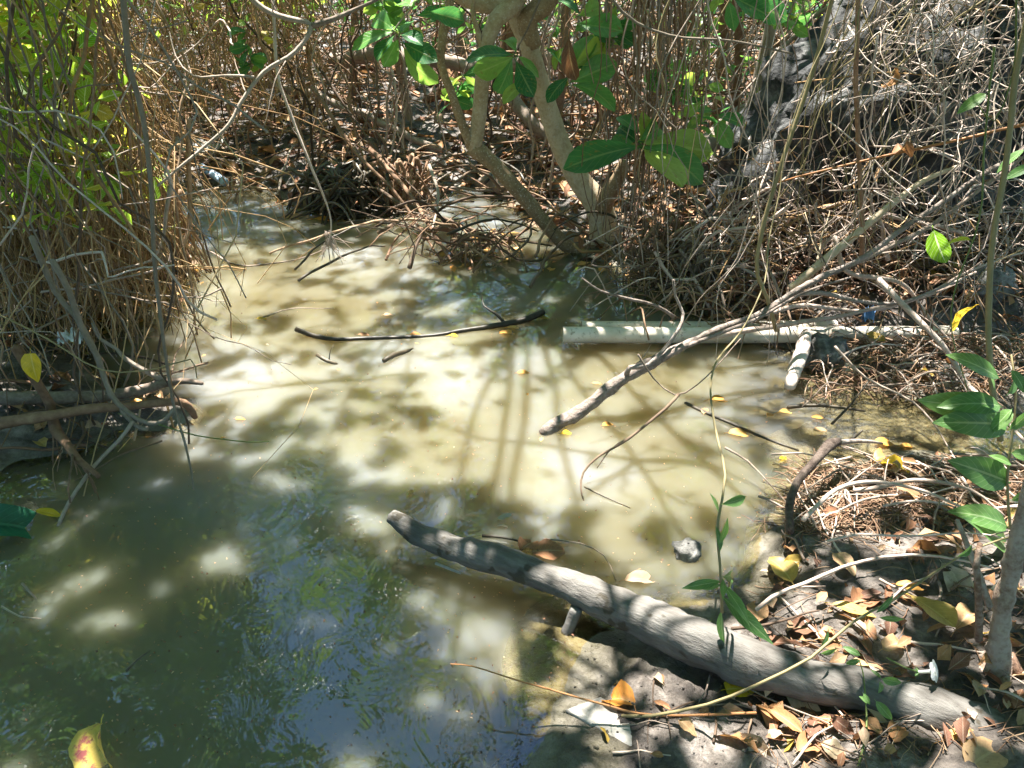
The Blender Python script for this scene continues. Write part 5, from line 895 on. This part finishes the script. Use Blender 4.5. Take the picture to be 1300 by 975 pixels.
for P, r, lab in (([(860, 210, 5.0), (930, 160, 5.4), (980, 120, 5.8), (1040, 60, 6.2)], .075, 'thick grey brown trunk leaning behind the lobed leaves'), ([(640, 110, 6.2), (668, 150, 6.), (715, 185, 5.8)], .05, 'dark fallen trunk behind the leaning tree'), ([(420, 75, 7), (500, 70, 6.8), (620, 82, 6.6), (800, 55, 6.4)], .06, 'shaded horizontal trunk behind the speckled tree'), ([(300, 95, 6.8), (420, 130, 6.4), (560, 190, 6.)], .03, 'slanting dead branch across the far bank')):
    br('fallen_tree', lab, PY(P), [r, r * .95, r * .85, r * .8][:len(P)], M['twig_grey'], 'trunk', k=12, wig=.03)
br('split_wood', 'reddish split wood lying pale side up on the far bank', [G(540, 137, .06), G(565, 133, .12), G(590, 128, .10), G(604, 133, .02)], [.03, .06, .06, .03], M['red_bark'], 'wood', k=10)
br('grey_stump', 'weathered grey driftwood piece on the small pool behind the snag', [G(606, 238, .03), G(622, 244, .08), G(638, 250, .06)], [.03, .06, .05], M['twig_grey'], 'wood', k=10, lump=.4)
for i in range(190):
    Y = U(5.2, 9.) if i % 4 else U(4.9, 6.); px = U(230, 1010); g = aty(px, 200, Y)
    if sdist(np.array([g[0]]), np.array([Y]))[0] < 0: continue
    z = max(float(H(g[0], g[1])), 0); lean = rng.normal(0, .5); r = U(.003, .011); h = U(1., 3.); m_ = [M['root'], M['twig_grey'], M['twig_dark'], M['twig_pale'], M['root']][i % 5]
    wz = 'behind the far left end of the pool' if px < 430 else 'behind the snag and speckled tree' if px < 780 else 'between the tree and the boulder'
    b_ = np.array([g[0], Y, z]); P = [b_ - [0, 0, .03], b_ + [lean * .2 + rng.normal(0, .12), rng.normal(0, .1), h * .33], b_ + [lean * .6 + rng.normal(0, .14), 0, h * .66], b_ + [lean, 0, h]]
    br('sapling', cw(m_) + ' thin bare sapling standing ' + wz, P, [r, r * .85, r * .7, r * .5], m_, 'sapling', twigs=3 if i % 2 else 0, tl=.5, tr=max(.0018, r * .35), group=cw(m_) + ' saplings ' + wz, k=4, wig=.05, lump=.1)
# brushwood mass and distant foliage
mb = MB()
for i in range(3800):
    Y = 5.2 + 7 * U(0, 1) ** 1.3; px = U(-100, 1400); g = aty(px, 200, Y); z = float(0.3 + .045 * max(0, Y - 6)) if Y > 6.3 else None
    if z is None:
        if not (px < 215 or px > 860): continue
        z = .25
    zc = z + abs(rng.normal(0, .7)); d = rng.normal(0, 1, 3) * [1, .4, .9]; d /= np.linalg.norm(d); L = U(.3, 1.0); c = np.array([g[0], Y, zc + .1]); b = rng.normal(0, .12, 3)
    tube(mb, np.array([c - d * L / 2, c + b * L, c + d * L / 2]), U(.002, .006), 4, 0, cap=False)
tag(link('brushwood', mb.mesh('brushwood', M['root'])), 'dense dry brushwood of the woods behind', None, None, 'stuff')
mb = MB()
for i in range(1700):                                    # straw coloured grass, upper left middle
    Y = U(5.4, 7.6); px = U(120, 420); g = aty(px, 200, Y); z = .3 + U(0, 1.5); L = U(.2, .6); b = rng.normal(0, .12, 2); P = np.array([[g[0], Y, z + L], [g[0] + b[0] * .4, Y + b[1] * .3, z + L * .6], [g[0] + b[0] * 1.4, Y + b[1], z]]); tube(mb, P, np.array([.001, .004, .001]) * U(.6, 1.5), 4, 0, cap=False)
tag(link('dry_grass', mb.mesh('dry_grass', M['straw'])), 'dry hanging grass behind the left thicket', None, None, 'stuff')
def leafcloud(name, label, mat, n, fn, smin, smax):
    mb = MB(); P = np.array([fn() for _ in range(n)]); rand_leafs(mb, P, U(smin, smax, n), LA[:3]); tag(link(name, mb.mesh(name, mat)), label, None, None, 'stuff')
def sh(x0, x1, z0, z1, Y0, Y1):
    def f():
        Y = U(Y0, Y1); g = aty(U(x0, x1), 200, Y); return (g[0], Y, U(z0, z1))
    return f
leafcloud('shrub_foliage', 'sunlit yellow green leaves behind the left thicket', M['sunny_leaf'], 1500, sh(-200, 190, .35, 2.2, 3.3, 4.8), .07, .15)
leafcloud('shrub_foliage', 'bright leaves mixed into the top of the left thicket', M['sunny_leaf'], 1000, sh(-60, 150, .7, 1.8, 2.6, 3.5), .05, .12)
leafcloud('shrub_foliage', 'yellow green leaves over the dry grass at the top left', M['sunny_leaf'], 500, sh(100, 430, 1.0, 2.4, 5.4, 7.5), .07, .14)
leafcloud('shrub_foliage', 'mixed green leaves in the woods behind the pool', M['green_leaf'], 4200, sh(-200, 1400, .7, 3.2, 6.5, 11), .07, .15)
leafcloud('shrub_foliage', 'pale yellow green leaves high in the woods behind the pool', M['sunny_leaf'], 1200, sh(-100, 1300, 1.2, 3., 6.2, 9), .06, .13)
leafcloud('shrub_foliage', 'green leaves between the tree and the boulder', M['green_leaf'], 420, sh(850, 1080, .4, 2.2, 4.6, 6.5), .05, .12)
leafcloud('distant_foliage', 'dense green woodland closing the view', M['green_leaf'], 9000, sh(-500, 1800, .0, 7.5, 11, 16), .15, .34)
leafcloud('distant_foliage', 'yellow green leaves in the woodland closing the view', M['sunny_leaf'], 2600, sh(-400, 1700, .3, 6, 10, 15), .10, .22)

leafcloud('surrounding_woods', 'woodland leaves around and behind the viewpoint', M['green_leaf'], 9000, lambda: (lambda a, d: (d * math.cos(a), d * math.sin(a) + .5, U(.2, 7.)))(U(math.pi * .97, math.pi * 2.03), U(4.5, 7)), .16, .32)
leafcloud('surrounding_woods', 'woodland leaves right and left outside the view', M['green_leaf'], 6000, lambda: (U(5., 7.5) * (1 if U(0, 1) < .5 else -1), U(0, 10), U(.2, 7.)), .16, .32)
# ------------------------------------------------------------------ crowns overhead, out of view: leaves placed to give the wanted shade and mirrored gaps
def sm(e): e = np.clip((1.2 - e) / .4, 0, 1); return e * e * (3 - 2 * e)
SHADE = [(330, 460, 290, 120, .04), (760, 540, 340, 95, .06), (1090, 545, 260, 75, .08), (330, 345, 190, 45, .08), (480, 520, 90, 28, .5), (330, 560, 110, 30, .75), (250, 455, 170, 14, .45), (430, 400, 120, 9, .4), (640, 625, 160, 22, .6),
         (690, 362, 190, 36, .93), (350, 285, 130, 32, .85), (190, 810, 480, 230, .997), (560, 720, 190, 100, .85), (290, 640, 200, 60, .93), (620, 790, 85, 42, .3), (650, 860, 120, 50, .08), (860, 920, 170, 90, .12), (1020, 950, 90, 60, .35), (820, 775, 200, 45, .7), (1120, 730, 190, 80, .45), (1160, 635, 170, 38, .15), (1080, 870, 120, 60, .3),
         (1100, 400, 230, 60, .12), (1130, 230, 200, 110, .6), (760, 230, 90, 70, .35), (560, 230, 200, 50, .5), (90, 450, 110, 50, .5), (835, 405, 175, 36, .93), (600, 950, 110, 60, .92)]
HOLES = [(10, 765, .09), (65, 760, .03), (120, 755, .035), (133, 777, .03), (237, 768, .05), (195, 805, .03), (350, 832, .075), (415, 845, .06), (268, 862, .03), (328, 955, .05), (15, 950, .05), (120, 655, .045), (280, 705, .03), (345, 590, .05), (540, 780, .05), (570, 860, .06), (300, 560, .05), (470, 745, .03), (700, 728, .05), (755, 745, .06), (800, 770, .04), (840, 790, .05), (735, 420, .02)]
SHADE += [(200, 640, 230, 60, .97)]
GAPS = [(600, 940, .30), (575, 925, .2), (655, 930, .2), (620, 965, .2), (585, 905, .12), (640, 900, .12), (500, 945, .1), (450, 950, .13), (640, 920, .22), (560, 960, .25), (660, 950, .2), (395, 930, .18), (430, 900, .1), (545, 650, .13), (545, 632, .1), (680, 628, .13), (465, 575, .09), (520, 548, .06), (930, 690, .14), (975, 655, .1), (60, 605, .2), (85, 600, .12), (820, 745, .1), (690, 670, .08), (560, 815, .07), (1010, 600, .1)]
def shade_density(px, py):
    D = np.full(px.shape, .5)
    for cx, cy_, rx, ry, v in SHADE:
        w = sm(np.sqrt(((px - cx) / rx) ** 2 + ((py - cy_) / ry) ** 2)); D = D * (1 - w) + v * w
    return np.where((py > 1090) | (px < -120) | (px > 1420), .93, D)
NC = 90000
gx = U(-4.5, 4.8, NC); gy = U(-2.5, 8.5, NC); hh = 2.5 + 3.2 * U(0, 1, NC)
px, py = proj(np.column_stack([gx, gy, gx * 0])); D = shade_density(px, py)
tau = -np.log(1 - np.clip(D, 0, .997)); area = 9.3 * 11; want = tau / .0100 * area / NC
Lf = U(.16, .26, NC); pos = np.column_stack([gx, gy, gx * 0]) + SD[None] * (hh / SD[2])[:, None]
keep = U(0, 1, NC) < want
for hx, hy, r in HOLES:
    c = gz(hx, hy); keep &= np.hypot(gx - c[0], gy - c[1]) > r * .5 + Lf * .3
for ax_, ay_, r in GAPS:
    c = gz(ax_, ay_); d = c - np.array([0, 0, CAMH]); d /= np.linalg.norm(d); d[2] *= -1; rel = pos - c; off = np.linalg.norm(rel - (rel @ d)[:, None] * d, axis=1); keep &= off > r * .55 + Lf * .5
NV = 1500; vx = U(-1.6, 2.4, NV); vy = U(2.4, 7.2, NV); vz = U(2.5, 5.2, NV); vp = np.column_stack([vx, vy, vz]); kv = np.ones(NV, bool)  # steep hanging leaves added to screen the sky mirrored in the pool
for ax_, ay_, r in GAPS:
    c = gz(ax_, ay_); d = c - np.array([0, 0, CAMH]); d /= np.linalg.norm(d); d[2] *= -1; rel = vp - c; off = np.linalg.norm(rel - (rel @ d)[:, None] * d, axis=1); kv &= off > r * .6 + .1
vp = vp[kv]; vl = U(.14, .24, len(vp)); vrot = [np.array(Matrix.Rotation(rng.normal(0, .5), 3, 'Z') @ Matrix.Rotation(R(-80) + rng.normal(0, .16), 3, 'X') @ Matrix.Rotation(rng.normal(0, .2), 3, 'Y')) for _ in range(len(vp))]
pos = pos[keep]; Lf = Lf[keep]; print('crown leaves', len(pos))
trees = {'leaning_tree': (tree, np.array(TA[-1]) + [0, 0, 1.2], lambda p: (p[:, 0] > -1.2) & (p[:, 0] < 1.6)),}
def crown_tree(label, base, lean):
    t = empty('overhanging_tree', base, label, 'tree'); top = base + np.array(lean); hero_tube('trunk', M['pale_bark'], [base - [0, 0, .1], base + np.array(lean) * [.2, .2, .4], base + np.array(lean) * [.6, .6, .75], top], [.12, .09, .075, .06], t, 12, .15, .05, .1, 3.); return t, top
tL, topL = crown_tree('tree standing left of the view whose crown shades the pool', np.array([-3.6, 3.0, .35]), (1.2, .6, 3.0)); tR, topR = crown_tree('tree standing right of the view whose crown shades the bank', np.array([3.9, 2.2, .4]), (-1.2, 1., 3.2))
sel = [pos[:, 0] < -1.0, (pos[:, 0] >= -1.0) & (pos[:, 0] < 1.7), pos[:, 0] >= 1.7]
for (t, top), s in zip(((tL, topL), (tree, np.array(TA[-2])), (tR, topR)), sel):
    P = pos[s]; ls = Lf[s]; mb = MB(); rots = [np.array(Matrix.Rotation(U(0, 6.28), 3, 'Z') @ Matrix.Rotation(rng.normal(0, .55), 3, 'X') @ Matrix.Rotation(rng.normal(0, .4), 3, 'Y')) for _ in range(len(P))]
    rand_leafs(mb, P, ls, LA[:2] + [LA[5]], rots)
    if t is tree: rand_leafs(mb, vp, vl, LA[:3], vrot)
    o = link('crown', mb.mesh('crown', M['crown_leaf']), -t.location, t); tag(o, kind='stuff')
    mb = MB()
    for k_ in range(9):
        e = P[int(rng.integers(len(P)))]; m_ = (top + e) / 2 + rng.normal(0, .2, 3) + [0, 0, .2]; limb(mb, [top, m_, e], .018 if t is tree else .035, .006, 6, .15, .04, 2)
        for _ in range(6):
            q_ = P[np.argsort(np.linalg.norm(P - m_ - rng.normal(0, .6, 3), axis=1))[0]]; limb(mb, [m_, (m_ + q_) / 2 + rng.normal(0, .08, 3), q_], .012, .003, 4, .2, .03, 3)
    tag(link('crown_limbs', mb.mesh('crown_limbs', M['twig_grey']), -t.location, t), kind='stuff')
